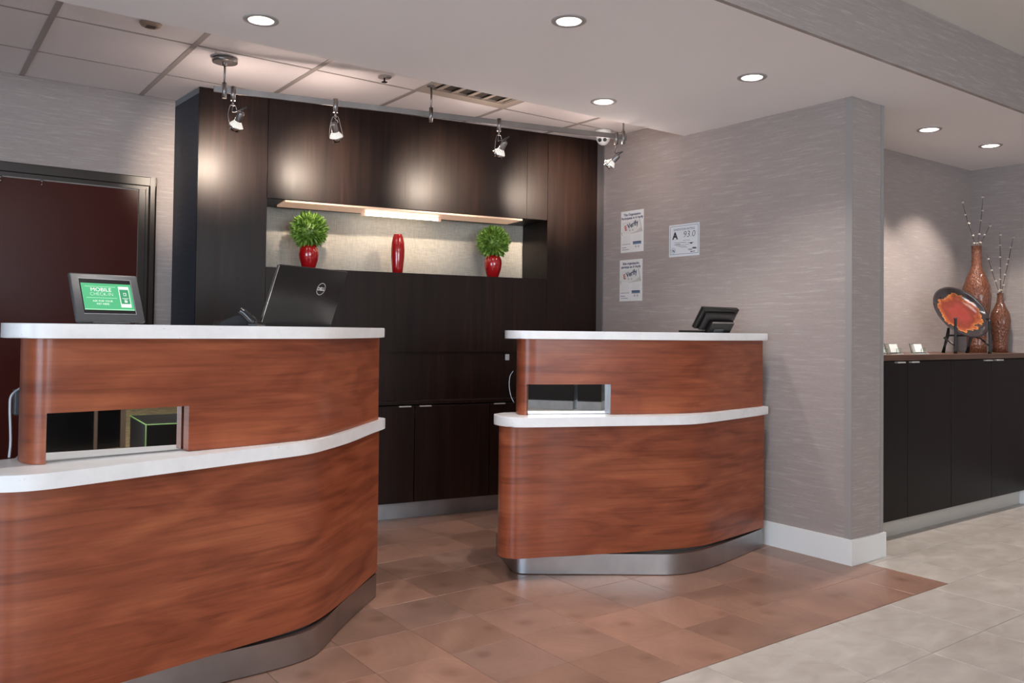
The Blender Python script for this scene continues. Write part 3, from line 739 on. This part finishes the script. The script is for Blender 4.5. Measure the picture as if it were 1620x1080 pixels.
# security camera, sprinkler, smoke-detector-like head
cc = Vector((.012, 1.545, ZT))
cm = thing('security_camera', 'small white dome security camera with two dark lenses at the ceiling corner', 'camera', cc)
bm = NB(); lathe(bm, cc-ZZ*.022, [(.050, 0), (.056, .004), (.056, .020)], 32, capt=True); obj('mount', bm, WHITE, cm, True)
bm = NB()
dd = Vector((-.72, -.60, -.32)).normalized(); hc = cc-ZZ*.030
bmesh.ops.create_uvsphere(bm, u_segments=28, v_segments=16, radius=.049, matrix=Matrix.Translation(hc-ZZ*.012)); 
for v in bm.verts: v.co.z = min(v.co.z, ZT-.018); 
for v in bm.verts:
    if v.co.z < hc.z-.012: v.co.z = hc.z-.012+(v.co.z-(hc.z-.012))*1.25
obj('housing', bm, WHITE, cm, True)
sdv = dd.cross(ZZ).normalized()
for s in (-1, 1):
    bm = NB(); lathe(bm, hc-ZZ*.030+dd*.040+sdv*s*.017, [(.0125, 0), (.0125, .006), (.008, .007)], 18, dd, capt=True); obj('lens', bm, BLACKG, cm)
sp = thing('sprinkler', 'small dark fire sprinkler head in the tiled ceiling beside the soffit edge', 'sprinkler', (-1.714, 1.40, ZT))
bm = NB(); lathe(bm, (-1.714, 1.40, ZT-.006), [(.036, 0), (.036, .006)], 24); obj('escutcheon', bm, TEE, sp)
bm = NB(); lathe(bm, (-1.714, 1.40, ZT-.030), [(.016, 0), (.016, .002), (.005, .004), (.005, .024)], 16); obj('deflector', bm, IRON, sp)
sm = thing('smoke_detector', 'small vented brown ceiling sensor at the soffit edge left of the rail canopy', 'smoke detector', (-2.915, 1.345, ZT))
bm = NB(); lathe(bm, (-2.915, 1.345, ZT-.018), [(.030, 0), (.042, .006), (.048, .016)], 24); obj('body', bm, plain('sensor_beige', (.30, .22, .18), .5), sm, True)
for k in range(3):
    bm = NB(); box(bm, -2.935+.0, -2.895, 1.325+.014*k, 1.330+.014*k, ZT-.0195, ZT-.0165); obj('slot', bm, INKK, sm)

# ================================================================== NOTICES ON THE SIDE WALL
WR = Vector((0, -1, 0)); WU = Vector((0, 0, 1))                      # right and up as read on the wall (face towards -X)
def wallbox(bm, y, z, w_, h_, d0=.0012, d1=.0016, rot=0, mi=0):
    """flat mark centred at (y, z) on the side wall; w along -Y"""
    c = Vector((XW, y, z)); r = WR*math.cos(rot)+WU*math.sin(rot); u = -WR*math.sin(rot)+WU*math.cos(rot)
    return obox(bm, c, r, u, Vector((-1, 0, 0)), -w_/2, w_/2, -h_/2, h_/2, d0, d1, 0, 1, mi)
def notice(yc, z0, z1, l1, l2, label):
    w_ = .216; t = thing('wall_notice', label, 'notice', (XW, yc, z0), 'two matching notices on the side wall')
    bm = NB(); wallbox(bm, yc, (z0+z1)/2, w_, z1-z0, 0.0002, .0012); obj('sheet', bm, PAPERW, t)
    X = XW-.0017
    text('lettering', l1, .0225, (X, yc-.0, z1-.026), WR, WU, INKN, t, bold=.0007)
    text('lettering', l2, .0225, (X, yc-.0, z1-.050), WR, WU, INKN, t, bold=.0007)
    # the printed picture: a tilted card with a curled corner and the two-colour word
    bm = NB()
    pts = [(.098, .205), (-.07, .222), (-.098, .130), (-.02, .122), (.098, .132)]
    bm.faces.new([bm.verts.new((XW-.0015, yc+a, z0+b)) for a, b in pts]); obj('printed_card', bm, INKL if False else plain('card_print', (.68, .68, .66), .6) if 'card_print' not in bpy.data.materials else bpy.data.materials['card_print'], t)
    bm = NB(); bm.faces.new([bm.verts.new((XW-.0017, yc+a, z0+b)) for a, b in [(.030, .124), (-.045, .140), (-.080, .162), (-.098, .134)]]); obj('printed_curl', bm, plain('curl_print', (.50, .50, .47), .6) if 'curl_print' not in bpy.data.materials else bpy.data.materials['curl_print'], t)
    bm = NB(); wallbox(bm, yc-.083, z0+.178, .0022, .088, .0017, .002, rot=R(16)); wallbox(bm, yc+.097, z0+.128, .003, .022, .0017, .002, rot=R(8)); obj('printed_lines', bm, INKK, t)['kind'] = 'stuff'
    rr = R(14); rd = WR*math.cos(rr)+WU*math.sin(rr); ud = -WR*math.sin(rr)+WU*math.cos(rr)
    text('lettering', 'E', .046, (XW-.0018, yc+.060, z0+.165), rd, ud, INKR, t, bold=.0012)
    text('lettering', 'Verify', .048, (XW-.0018, yc-.006, z0+.187), rd, ud, INKN, t, bold=.0014, sx=.9)
    bm = NB()
    for k, yy in enumerate((.022, -.006)):
        lathe(bm, (XW-.0012, yc+yy, z0+.150), [(.0065, 0), (.0065, .0006)], 16, (-1, 0, 0), capt=True)
    for yy in (-.036, -.062): lathe(bm, (XW-.0012, yc+yy, z0+.036), [(.0075, 0), (.0075, .0006)], 16, (-1, 0, 0), capt=True)
    obj('seal', bm, INKG, t)['kind'] = 'stuff'
    bm = NB()
    for col in (.052, -.048):
        for k in range(9):
            if col < 0 or k < 8: wallbox(bm, yc+col+random.uniform(-.003, .003), z0+.112-k*.0078, .076+random.uniform(-.006, .004), .0016)
    obj('fine_print', bm, INKL, t)
    bm = NB(); wallbox(bm, yc-.048, z0+.060, .078, .017, .0017, .002); obj('blue_panel', bm, INKB, t)
    bm = NB(); wallbox(bm, yc-.048, z0+.0675, .078, .006, .002, .0023); wallbox(bm, yc+.056, z0+.056, .082, .0026); wallbox(bm, yc+.076, z0+.034, .042, .0032); wallbox(bm, yc+.062, z0+.020, .068, .0028); obj('bold_print', bm, INKN, t)
    return t
notice(1.452, 1.733, 2.015, 'This Organization', 'Participates in E-Verify', 'upper of two matching white notices on the side wall, with English heading')
notice(1.460, 1.402, 1.683, 'Esta organización', 'participa en E-Verify', 'lower of two matching white notices on the side wall, with Spanish heading')
yc, z0, z1 = .988, 1.675, 1.880; w_ = .252
t = thing('sanitation_certificate', 'pale blue-white sanitation rating certificate marked A 93.0 on the side wall', 'certificate', (XW, yc, z0))
bm = NB(); wallbox(bm, yc, (z0+z1)/2, w_, z1-z0, .0002, .0012); obj('sheet', bm, CERTP, t)
bm = NB()
for a in ((yc, z1-.011, w_-.02, .0022), (yc, z0+.016, w_-.02, .0022), (yc+w_/2-.010, (z0+z1)/2+.002, .0026, z1-z0-.027), (yc-w_/2+.010, (z0+z1)/2+.002, .0026, z1-z0-.027)): wallbox(bm, *a)
obj('printed_border', bm, INKT, t)
text('lettering', 'SANITATION RATING', .0205, (XW-.0017, yc, z1-.033), WR, WU, INKT, t, bold=.0002, sx=.88)
text('lettering', 'A', .062, (XW-.0017, yc+.075, z1-.073), WR, WU, INKK, t, bold=.0025)
text('handwriting', '93.0', .056, (XW-.0017, yc-.042, z1-.068), WR, WU, INKK, t, bold=-.0007, sx=1.05, shear=.12)
bm = NB()
for a in ((-.02, .100, .06, .0016), (.030, .088, .10, .0020), (.055, .078, .05, .003), (-.055, .083, .05, .0022), (.012, .072, .11, .0015), (.015, .064, .07, .0015), (.0, .057, .06, .0015), (-.06, .079, .02, .006), (-.070, .044, .075, .002), (-.085, .049, .03, .007), (-.052, .038, .03, .003), (-.062, .026, .018, .005), (-.082, .027, .016, .004)): wallbox(bm, yc+a[0], z0+a[1], a[2], a[3], rot=random.uniform(-.05, .05))
obj('handwriting_lines', bm, INKK, t)
bm = NB()
for r0, r1 in ((.0185, .0172), (.0125, .0118)):
    lathe(bm, (XW-.0013, yc+.090, z0+.040), [(r1, 0), (r1, .0005), (r0, .0005), (r0, 0)], 28, (-1, 0, 0), capb=False)
wallbox(bm, yc+.094, z0+.040, .006, .012); wallbox(bm, yc+.085, z0+.037, .007, .016, rot=.4)
obj('seal', bm, INKT, t)

# ================================================================== THINGS ON THE DESKS
def frame_of(x, y, yaw, tilt):
    n = Vector((math.cos(yaw), math.sin(yaw), 0)); r = (-n).cross(ZZ); U = ZZ*math.cos(tilt)-n*math.sin(tilt)
    return r.normalized(), U.normalized(), (r.cross(U)).normalized()
# -- tablet kiosk with green screen
W, H = .222, .181; x, y = -3.240, .335; r, U, N = frame_of(x, y, -1.345, .432)
B = Vector((x, y, 1.1995))
t = thing('tablet_kiosk', 'charcoal framed tablet on a slanted stand showing a green check-in screen', 'tablet', B)
bm = NB(); obox(bm, B, r, U, N, -W/2, W/2, .0065, H, -.014, 0, .006, 3); o = obj('housing', bm, CHAR, t); smooth_by_angle(o)
bm = NB(); obox(bm, B+U*.096, r, U, N, -.083, .083, -.060, .064, .0002, .0010); obj('glass', bm, BLACKG, t)
bm = NB()
for a in ((-.0835, .0835, .0635, .0655), (-.0835, .0835, -.0625, -.0605), (.0825, .0845, -.0625, .0655)): obox(bm, B+U*.096, r, U, N, a[0], a[1], a[2], a[3], .0003, .0014)
obj('bezel_edge', bm, plain('bezel_edge', (.22, .23, .25), .3), t)
O = B+U*.096+N*.0012
bm = NB(); obox(bm, O, r, U, N, -.080, .081, -.048, .048, 0, .0005); scr = obj('screen', bm, SCRG, t, label='green screen reading mobile check-in')
sgn = O+N*.0008
def sbar(bm, a, b, w_, h_, d=.0): return obox(bm, sgn, r, U, N, a-w_/2, a+w_/2, b-h_/2, b+h_/2, d, d+.0003)
bm = NB(); sbar(bm, -.020, .036, .098, .0014); sbar(bm, -.020, -.005, .098, .0014); obj('screen_line', bm, SCRL, scr)
bm = NB(); sbar(bm, .0, -.0465, .160, .003); obj('screen_line', bm, SCRL, scr)
text('lettering', 'MOBILE', .0190, sgn+r*-.019+U*.0245, r, U, SCRW, scr, sx=1.05)
text('lettering', 'CHECK-IN', .0170, sgn+r*-.019+U*.0085, r, U, SCRW, scr, bold=-.0004, sx=.95)
text('lettering', 'ASK FOR YOUR', .0092, sgn+r*-.019+U*-.0165, r, U, SCRW, scr)
text('lettering', 'KEY HERE.', .0092, sgn+r*-.019+U*-.0270, r, U, SCRW, scr)
bm = NB(); obox(bm, sgn+r*.055+U*.0005, r, U, N, -.017, .017, -.038, .038, 0, .0003); 
obj('phone_picture', bm, SCRW, scr)
bm = NB(); obox(bm, sgn+r*.055+U*.0010, r, U, N, -.0148, .0148, -.026, .027, .0004, .0007); obj('phone_picture_screen', bm, SCRG2, scr)
bm = NB()
for a in ((.052, .010, .0008, .009), (.060, .010, .0016, .009), (.056, .0145, .009, .0014), (.056, .0055, .009, .0014), (.056, -.005, .020, .0014), (.056, -.010, .010, .0014), (.056, -.0165, .009, .006)): sbar(bm, a[0], a[1], a[2], a[3], .0009)
obj('phone_picture_icon', bm, SCRW, scr)
bm = NB(); obox(bm, B-N*.014, r, U, N, -.05, .05, .004, .09, -.040, -.002, .004, 2); obox(bm, B, r, Vector((0, 0, 1)), Vector((N.x, N.y, 0)).normalized(), -.06, .06, 0, .006, -.12, -.004, .002, 1); obj('stand', bm, CHAR, t)

# -- laptop seen from behind
W, H = .412, .245; x, y = -2.520, .560; r, U, N = frame_of(x, y, -1.096, -.367)
B = Vector((x, y, 1.199))
t = thing('laptop', 'open black laptop seen from behind with round silver logo, on the left desk', 'laptop', B)
bm = NB(); obox(bm, B, r, U, N, -W/2, W/2, .0, H, -.010, 0, .006, 3); lid = obj('lid', bm, BLACK, t); smooth_by_angle(lid)
bm = NB(); obox(bm, B, r, U, N, -W/2-.0008, -W/2+.002, .015, H-.004, -.011, -.0005, .0006, 1); obj('lid_edge', bm, CHROME, t)
hn = Vector((N.x, N.y, 0)).normalized()
bm = NB(); obox(bm, B-ZZ*.0015, r, -hn, ZZ, -W/2, W/2, -.004, .245, 0, .018, .004, 2); obj('keyboard_base', bm, BLACK, t)
lc = B+r*.068+U*(H*.66)+N*.0004
bm = NB(); n = 48; rr0, rr1 = .0255, .0235
for ring in (rr0, rr1): pass
vo = [bm.verts.new(lc+r*rr0*math.cos(a)+U*rr0*math.sin(a)) for a in [2*math.pi*k/n for k in range(n)]]
vi = [bm.verts.new(lc+r*rr1*math.cos(a)+U*rr1*math.sin(a)) for a in [2*math.pi*k/n for k in range(n)]]
for k in range(n): bm.faces.new((vo[k], vo[(k+1) % n], vi[(k+1) % n], vi[k]))
SILV = plain('silver_logo', (.75, .76, .78), .3, metal=.2, emit=(.8, .8, .82), es=.0)
obj('logo_ring', bm, SILV, lid)
text('lettering', 'DELL', .0195, lc+N*.0002, r, U, SILV, lid, bold=.0006)

# -- desk phone handset behind the left counter
hb = Vector((-2.785, .410, 1.1975))
t = thing('desk_telephone', 'dark grey desk telephone handset and body beside the laptop on the left desk', 'telephone', hb)
vr = Vector((.804, -.594, 0)); vf = Vector((.594, .804, 0))
def pp(a, b, z): return hb+vr*a+vf*b+ZZ*z
bm = NB()
prof = [(-.098, .0), (-.072, .016), (-.038, .032), (-.008, .040), (.016, .040), (.040, .0)]
uu = [bm.verts.new(pp(a, -.03, z)) for a, z in prof]; vv = [bm.verts.new(pp(a, .07, z)) for a, z in prof]
for k in range(len(prof)-1): bm.faces.new((uu[k], uu[k+1], vv[k+1], vv[k]))
bm.faces.new(uu); bm.faces.new(vv[::-1]); bm.faces.new((uu[0], vv[0], vv[-1], uu[-1]))
bmesh.ops.bevel(bm, geom=bm.edges[:], offset=.004, segments=2, affect='EDGES')
o = obj('body', bm, plain('matte_dark_plastic', (.014, .015, .017), .6, 0, .15), t); smooth_by_angle(o, 50)
bm = NB()
pts = spline([pp(-.004, -.045, .056), pp(.012, -.046, .049), pp(.032, -.046, .030), pp(.052, -.045, .010)], 6)
tube(bm, pts, [.006, .010, .012]+[.0125]*(len(pts)-5)+[.011, .007], 14); obj('handset', bm, BLACKG, t, True)
bm = NB(); box(bm, 0, 0.001, 0, .001, 0, .001); bm.free()
bm = NB(); obox(bm, hb, vr, vf, ZZ, .030, .064, -.055, .05, 0, .010, .003, 2); obj('cradle', bm, BLACK, t)

# -- display terminal on the right desk
B = Vector((-.165, .455, 1.194)); W, H = .30, .150; r, U, N = frame_of(B.x, B.y, -1.56, -.56)
t = thing('display_terminal', 'black display terminal leaning back, seen from behind on the right desk', 'monitor', B)
bm = NB(); obox(bm, B, r, U, N, -W/2, W/2, .020, H, -.030, -.006, .004, 2)
obox(bm, B, r, U, N, -W/2+.025, W/2-.025, .020, H-.022, -.008, .010, .006, 2); obj('housing', bm, BLACK, t)
bm = NB(); obox(bm, B, r, U, N, -.075, .115, .006, .085, .008, .030, .004, 2); obj('rear_cover', bm, BLACK, t)
bm = NB(); obox(bm, B, r, U, N, -.075, .115, .079, .087, .0285, .0315, .001, 1); obj('vent_strip', bm, plain('vent_strip', (.22, .19, .18), .4, bump=.6, bscale=260), t, label='pale ribbed strip')
bm = NB(); obox(bm, B, r, U, N, -.035, .045, .010, .045, .029, .034, .002, 1); obj('socket_plate', bm, plain('socket_plate', (.05, .06, .065), .3), t)
bm = NB(); obox(bm, B, r, Vector((N.x, N.y, 0)).normalized(), ZZ, -.09, .09, -.16, .02, 0.0005, .012, .003, 2); obj('foot', bm, BLACK, t)

# -- cables and small boxes at the desks' left ends
o = obj('power_cable', tube(NB(), spline([(-3.470, .40, 1.005), (-3.490, .39, .995), (-3.515, .37, .975), (-3.520, .36, .94), (-3.517, .35, .84), (-3.521, .34, .788)], 6), .0036, 8), plain('pale_grey_cable', (.45, .50, .55), .4), None, True)
tag(recentre(o), 'pale grey cable hanging down beside the left end of the left desk', 'cable')
o = obj('junction_box', box(NB(), -3.500, -3.455, .44, .50, .905, .985, .004), CHAR, None)
tag(recentre(o), 'small dark box fixed behind the left end of the left desk', 'box')
o = obj('power_cable', tube(NB(), spline([(-1.318, .74, .99), (-1.338, .738, .965), (-1.345, .735, .92), (-1.338, .73, .87), (-1.318, .73, .835)], 6), .0018, 8), bpy.data.materials['pale_grey_cable'], None, True)
tag(recentre(o), 'thin white cable curving down beside the left end of the right desk', 'cable')
o = obj('cable_clip', box(NB(), -1.362, -1.345, .735, .75, 1.045, 1.075, .002), GREY, None)
tag(recentre(o), 'small grey clip on the left end of the right desk above the cable', 'clip')

# ================================================================== RIGHT CREDENZA
cr = thing('credenza', 'long black credenza with brown wooden top under the alcove wall on the right', 'cabinet', (1.6, .2, 0))
bm = NB(); box(bm, .502, 2.708, .020, .398, .105, 1.040); obj('body', bm, plain('black_laminate', (.009, .0065, .006), .45, 0, .16, bump=.02), cr)
bm = NB(); box(bm, .502, 2.708, -.012, .398, 1.043, 1.077, .002, 1)
TOPW, nt_, b_ = nm('brown_worktop')
L(nt_, ramp(nt_, noise(nt_, mapped(nt_, 'Object', (4, 60, 60)), 1, 4), [(.3, (.070, .032, .020)), (.7, (.125, .058, .036))]), b_.inputs['Base Color']); b_.inputs['Roughness'].default_value = .32
obj('worktop', bm, TOPW, cr)
for a, b2, px in ((.505, 1.066, (.922, 1.002)), (1.070, 1.592, (1.082, 1.162)), (1.596, 2.142, (2.030, 2.115)), (2.146, 2.703, (2.180, 2.270))):
    bm = NB(); box(bm, a, b2, .002, .020, .110, 1.036, .0012, 1); dr = obj('door', bm, bpy.data.materials['black_laminate'], cr)
    bm = NB(); box(bm, px[0], px[1], -.022, .003, 1.028, 1.036, .001, 1); obj('pull', bm, PULL, dr)
bm = NB(); box(bm, .515, 2.700, .060, .075, 0, .105); obj('kick_plate', bm, plain('pale_kick', (.52, .50, .47), .45, metal=.2), cr)

def bottle(cx, cy, prof, label, stems):
    t = thing('bottle_vase', label, 'vase', (cx, cy, 1.077), 'brown pottery bottles on the credenza')
    bm = NB(); lathe(bm, (cx, cy, 1.077), prof, 44); obj('body', bm, TERRA, t, True)
tallp = [(.060, 0), (.066, .004), (.062, .06), (.062, .13), (.072, .22), (.088, .32), (.094, .40), (.088, .46), (.066, .53), (.042, .58), (.033, .62), (.031, .70), (.032, .752), (.036, .756), (.028, .756), (.028, .70)]
smallp = [(.045, 0), (.050, .004), (.049, .05), (.056, .12), (.066, .19), (.068, .235), (.058, .285), (.036, .33), (.024, .365), (.020, .40), (.021, .424), (.023, .427), (.018, .427), (.018, .40)]
BT, BS = (2.375, .205), (2.615, .150)
bottle(*BT, tallp, 'tall brown pottery bottle vase behind the tilted plate', None)
bottle(*BS, smallp, 'short brown pottery bottle vase at the right end of the credenza', None)
def branch(p0, p1, label, group, nb, sag=.02, seed=1):
    rn = random.Random(seed); p0 = Vector(p0); p1 = Vector(p1)
    mid = (p0+p1)/2+Vector((0, 0, 0))+Vector((sag, 0, 0))
    pts = spline([p0-(p1-p0).normalized()*.12, p0, mid, p1], 6)
    t = thing('willow_branch', label, 'branch', p0, group)
    bm = NB(); tube(bm, pts, [.0022]*(len(pts)-4)+[.0018, .0014, .0010, .0006], 6); obj('twig', bm, TWIG, t)
    for k in range(nb):
        f = (k+.6)/nb; i = int(6+f*(len(pts)-7)); p = pts[i]
        d = (p1-p0).normalized(); s = Vector((rn.uniform(-1, 1), rn.uniform(-1, 1), 0)).normalized()
        bm = NB(); bmesh.ops.create_icosphere(bm, subdivisions=2, radius=.0078, matrix=Matrix.Translation(p+s*.005) @ Matrix.Diagonal((1.15, 1.0, .8, 1)))
        obj('bud', bm, BUD, t, True)
zt = 1.077+.75; zs = 1.077+.42
g1 = 'willow branches in the tall bottle'; g2 = 'willow branches in the short bottle'
branch((BT[0]-.006, BT[1], zt), (2.235, .24, 2.150), 'willow branch leaning left out of the tall bottle', g1, 5, -.01, 1)
branch((BT[0]+.010, BT[1], zt), (2.490, .21, 2.215), 'longest willow branch, leaning slightly right out of the tall bottle', g1, 5, .01, 2)
branch((BT[0]+.012, BT[1]-.01, zt), (2.470, .15, 2.00), 'short willow branch low on the right of the tall bottle', g1, 3, .006, 3)
branch((BS[0]-.006, BS[1], zs), (2.455, .17, 1.780), 'willow branch leaning left out of the short bottle', g2, 4, -.008, 4)
branch((BS[0]+.004, BS[1], zs), (2.655, .17, 1.955), 'upright tallest willow branch in the short bottle', g2, 6, .004, 5)
branch((BS[0]+.010, BS[1], zs), (2.690, .09, 1.930), 'willow branch leaning right out of the short bottle', g2, 7, .006, 6)

# -- oval art plate on an easel
pc = Vector((1.935, .115, 1.345)); rP, UP, NP = frame_of(pc.x, pc.y, -2.13, .26)
pl = thing('art_plate', 'oval glazed plate with rust-red flower pattern leaning on a black iron easel', 'plate', pc-ZZ*.15)
PM, nt_, b_ = nm('flower_glaze')
tc = nt_.nodes.new('ShaderNodeUVMap'); 
mp_ = nt_.nodes.new('ShaderNodeMapping'); L(nt_, tc.outputs[0], mp_.inputs['Vector'])
ln_ = nt_.nodes.new('ShaderNodeVectorMath'); ln_.operation = 'LENGTH'; L(nt_, mp_.outputs[0], ln_.inputs[0])
nz_ = noise(nt_, mp_.outputs[0], 2.6, 5, .6, .4); nz2 = noise(nt_, mp_.outputs[0], 7, 4, .6, .6)
ad = nt_.nodes.new('ShaderNodeMath'); ad.operation = 'MULTIPLY_ADD'; L(nt_, nz_, ad.inputs[0]); ad.inputs[1].default_value = .78; L(nt_, ln_.outputs['Value'], ad.inputs[2])
ad2 = nt_.nodes.new('ShaderNodeMath'); ad2.operation = 'MULTIPLY_ADD'; L(nt_, nz2, ad2.inputs[0]); ad2.inputs[1].default_value = .22; L(nt_, ad.outputs[0], ad2.inputs[2])
pc_ = ramp(nt_, ad2.outputs[0], [(.0, (.24, .03, .025)), (.62, (.25, .045, .035)), (.82, (.17, .035, .022)), (.95, (.30, .08, .03)), (1.03/1.0 if False else .985, (.55, .22, .06)), (1.0, (.035, .028, .030))])
# widen the domain of the ramp
sc_ = nt_.nodes.new('ShaderNodeMath'); sc_.operation = 'MULTIPLY'; sc_.inputs[1].default_value = .80; L(nt_, ad2.outputs[0], sc_.inputs[0])
for n_ in nt_.nodes:
    if n_.type == 'VALTORGB': L(nt_, sc_.outputs[0], n_.inputs[0])
spots = nt_.nodes.new('ShaderNodeTexVoronoi'); spots.inputs['Scale'].default_value = 2.4; L(nt_, mp_.outputs[0], spots.inputs['Vector'])
pc2 = mix(nt_, 'MULTIPLY', 1, pc_, ramp(nt_, spots.outputs['Distance'], [(.07, (.12, .06, .06)), (.15, (1, 1, 1))]))
L(nt_, pc2, b_.inputs['Base Color']); b_.inputs['Roughness'].default_value = .12; b_.inputs['Coat Weight'].default_value = .5
bm = NB(); uv = bm.loops.layers.uv.verify()
ra, rb = .208, .148; ang = R(-38); ca, sa = math.cos(ang), math.sin(ang); rings = []
for rr_, dz in ((0, 0), (.35, .001), (.62, .004), (.80, .012), (.93, .024), (1.0, .030), (1.01, .027), (.97, .018), (.78, .004), (.5, -.006), (0, -.008)):
    ring = []
    for k in range(56):
        a = 2*math.pi*k/56; ex, ey = ra*rr_*math.cos(a), rb*rr_*math.sin(a)
        X_, Y_ = ex*ca-ey*sa, ex*sa+ey*ca
        ring.append((bm.verts.new(pc+rP*X_+UP*Y_+NP*dz), (rr_*math.cos(a), rr_*math.sin(a))))
    rings.append(ring)
for r0, r1 in zip(rings, rings[1:]):
    for k in range(56):
        q_ = (r0[k], r0[(k+1) % 56], r1[(k+1) % 56], r1[k])
        try: f = bm.faces.new([v for v, _ in q_])
        except ValueError: continue
        f.smooth = True
        for l, (_, c_) in zip(f.loops, q_): l[uv].uv = c_
bmesh.ops.remove_doubles(bm, verts=bm.verts, dist=.00001)
obj('dish', bm, PM, pl)
es_ = thing('plate_easel', 'black iron easel with upright prongs holding the oval plate', 'plate stand', (1.98, .1, 1.077))
hN = Vector((NP.x, NP.y, 0)).normalized(); hR = rP
def ep(a, b, z): return Vector((pc.x, pc.y, 1.077))+hR*a+hN*b+ZZ*z
for a, b, zz in ((-.105, .125, .235), (.150, .095, .225)):
    bm = NB(); q_ = ep(a, b, 0)
    tube(bm, [q_, q_+ZZ*.02, q_+ZZ*.1, q_+ZZ*(zz-.02), q_+ZZ*zz], [.012, .008, .0075, .0085, .010], 12); obj('prong', bm, IRON, es_)
for a, b in ((-.06, -.085), (.11, -.085)):
    bm = NB(); tube(bm, [ep(a, b, 0), ep(a+.006, b+.01, .05), ep(a+.02, b+.02, .12), ep(a+.02, b+.03, .17)], [.012, .008, .012, .008], 10); obj('leg', bm, IRON, es_)
bm = NB(); tube(bm, [ep(-.04, -.065, .115), ep(-.105, .0, .10), ep(-.105, .125, .05)], .006, 8); tube(bm, [ep(.13, -.065, .115), ep(.150, .0, .10), ep(.150, .095, .05)], .006, 8); tube(bm, [ep(-.04, -.068, .118), ep(.13, -.068, .118)], .006, 8); obj('frame', bm, IRON, es_)

# -- acrylic card holders
for (x, y), lb in (((.915, .085), 'acrylic card holder partly hidden behind the pillar edge on the credenza'), ((1.105, .105), 'left of the two fully visible acrylic holders of white cards on the credenza'), ((1.395, .105), 'acrylic holder of white cards nearest the plate on the credenza')):
    t = thing('card_holder', lb, 'card holder', (x, y, 1.077), 'acrylic card holders on the credenza')
    bm = NB(); box(bm, x-.052, x+.052, y-.035, y+.035, 1.0775, 1.0815)
    obox(bm, (x, y+.018, 1.0815), (1, 0, 0), (0, .28, .96), (0, -.96, .28), -.052, .052, 0, .062, -.003, 0)
    box(bm, x-.030, x+.030, y-.030, y-.027, 1.0815, 1.112, .001, 1); obj('holder', bm, ACRYL, t)
    bm = NB(); obox(bm, (x, y+.012, 1.083), (1, 0, 0), (0, .28, .96), (0, -.96, .28), -.045, .045, 0, .052, 0, .016); obj('card_stack', bm, CARD, t)

DIVA, DIVB, DIVC, DIVD = -1.066, -1.038, -.824, -.777
# ================================================================== LOBBY THINGS SEEN ONLY IN THE DESK MIRRORS
oc = Vector((-1.28, -3.566, 0)); ou = Vector((.958, .287, 0)); ov = Vector((.287, -.958, 0)); OW = .78
ot = thing('ottoman', 'black cube ottoman with lime green piping, reflected in the left desk mirror', 'ottoman', oc+ou*.37+ov*.37)
bm = NB(); obox(bm, oc, ou, ov, ZZ, 0, OW, 0, OW, .04, .425, .012, 3); o = obj('cushion', bm, OTT, ot); smooth_by_angle(o)
cs = [oc+ou*a+ov*b for a, b in ((-.001, -.001), (OW+.001, -.001), (OW+.001, OW+.001), (-.001, OW+.001))]
bm = NB(); tube(bm, [c+ZZ*.421 for c in cs+cs[:1]], .0035, 8)
for c in cs[:3]: tube(bm, [c+ZZ*.05, c+ZZ*.421], .0035, 8)
obj('piping', bm, LIME, ot)
bm = NB(); obox(bm, oc, ou, ov, ZZ, .04, OW-.04, .04, OW-.04, 0, .04); obj('base', bm, BLACK, ot)
rg = obj('rug', box(NB(), -1.75, 2.5, -11.6, -4.62, .0, .008), RUGM, None); tag(recentre(rg), 'gold and brown patterned lobby rug reflected in the left desk mirror', 'rug')
rd = thing('room_divider', 'dark two-panel lobby divider with tan posts, reflected in the left desk mirror', 'room divider', (-1.2, -5.0, 0))
for a, b in ((-1.60, DIVA-.001), (DIVB+.001, DIVC-.001)):
    bm = NB(); box(bm, a, b, -5.01, -4.99, .06, 1.25); obj('panel', bm, BLACKG, rd)
for a, b in ((-1.63, -1.60), (DIVA, DIVB), (DIVC, DIVD)):
    bm = NB(); box(bm, a, b, -5.015, -4.985, .009, 1.27); obj('post', bm, plain('tan_post', (.22, .16, .12), .5) if 'tan_post' not in bpy.data.materials else bpy.data.materials['tan_post'], rd)
for x0_, x1_, lb in ((-4.30, -2.77, 'left black lobby cupboard on a pale plinth, reflected in the right desk mirror'), (-2.71, -2.34, 'right black lobby cupboard on a pale plinth, reflected in the right desk mirror')):
    t = thing('lobby_cupboard', lb, 'cupboard', ((x0_+x1_)/2, -8.3, 0), 'black lobby cupboards')
    bm = NB(); box(bm, x0_, x1_, -8.6, -8.0, .13, 1.0, .004, 1); obj('body', bm, OTT, t)
    bm = NB(); box(bm, x0_+.005, x1_-.005, -8.6, -7.99, .0, .13); obj('plinth', bm, PALESTEEL, t)
t = thing('planter', 'tall black tapered planter reflected in the right desk mirror', 'planter', (-1.72, -5.2, 0))
bm = NB(); lathe(bm, (-1.74, -5.2, .009), [(.07, 0), (.075, .01), (.15, .95), (.15, .97), (.135, .97), (.13, .90)], 32); obj('pot', bm, BLACK, t, True)
bm = NB(); lathe(bm, (-1.74, -5.2, .88), [(.0, 0), (.13, .002)], 24, capb=False); obj('soil', bm, TWIG, t)
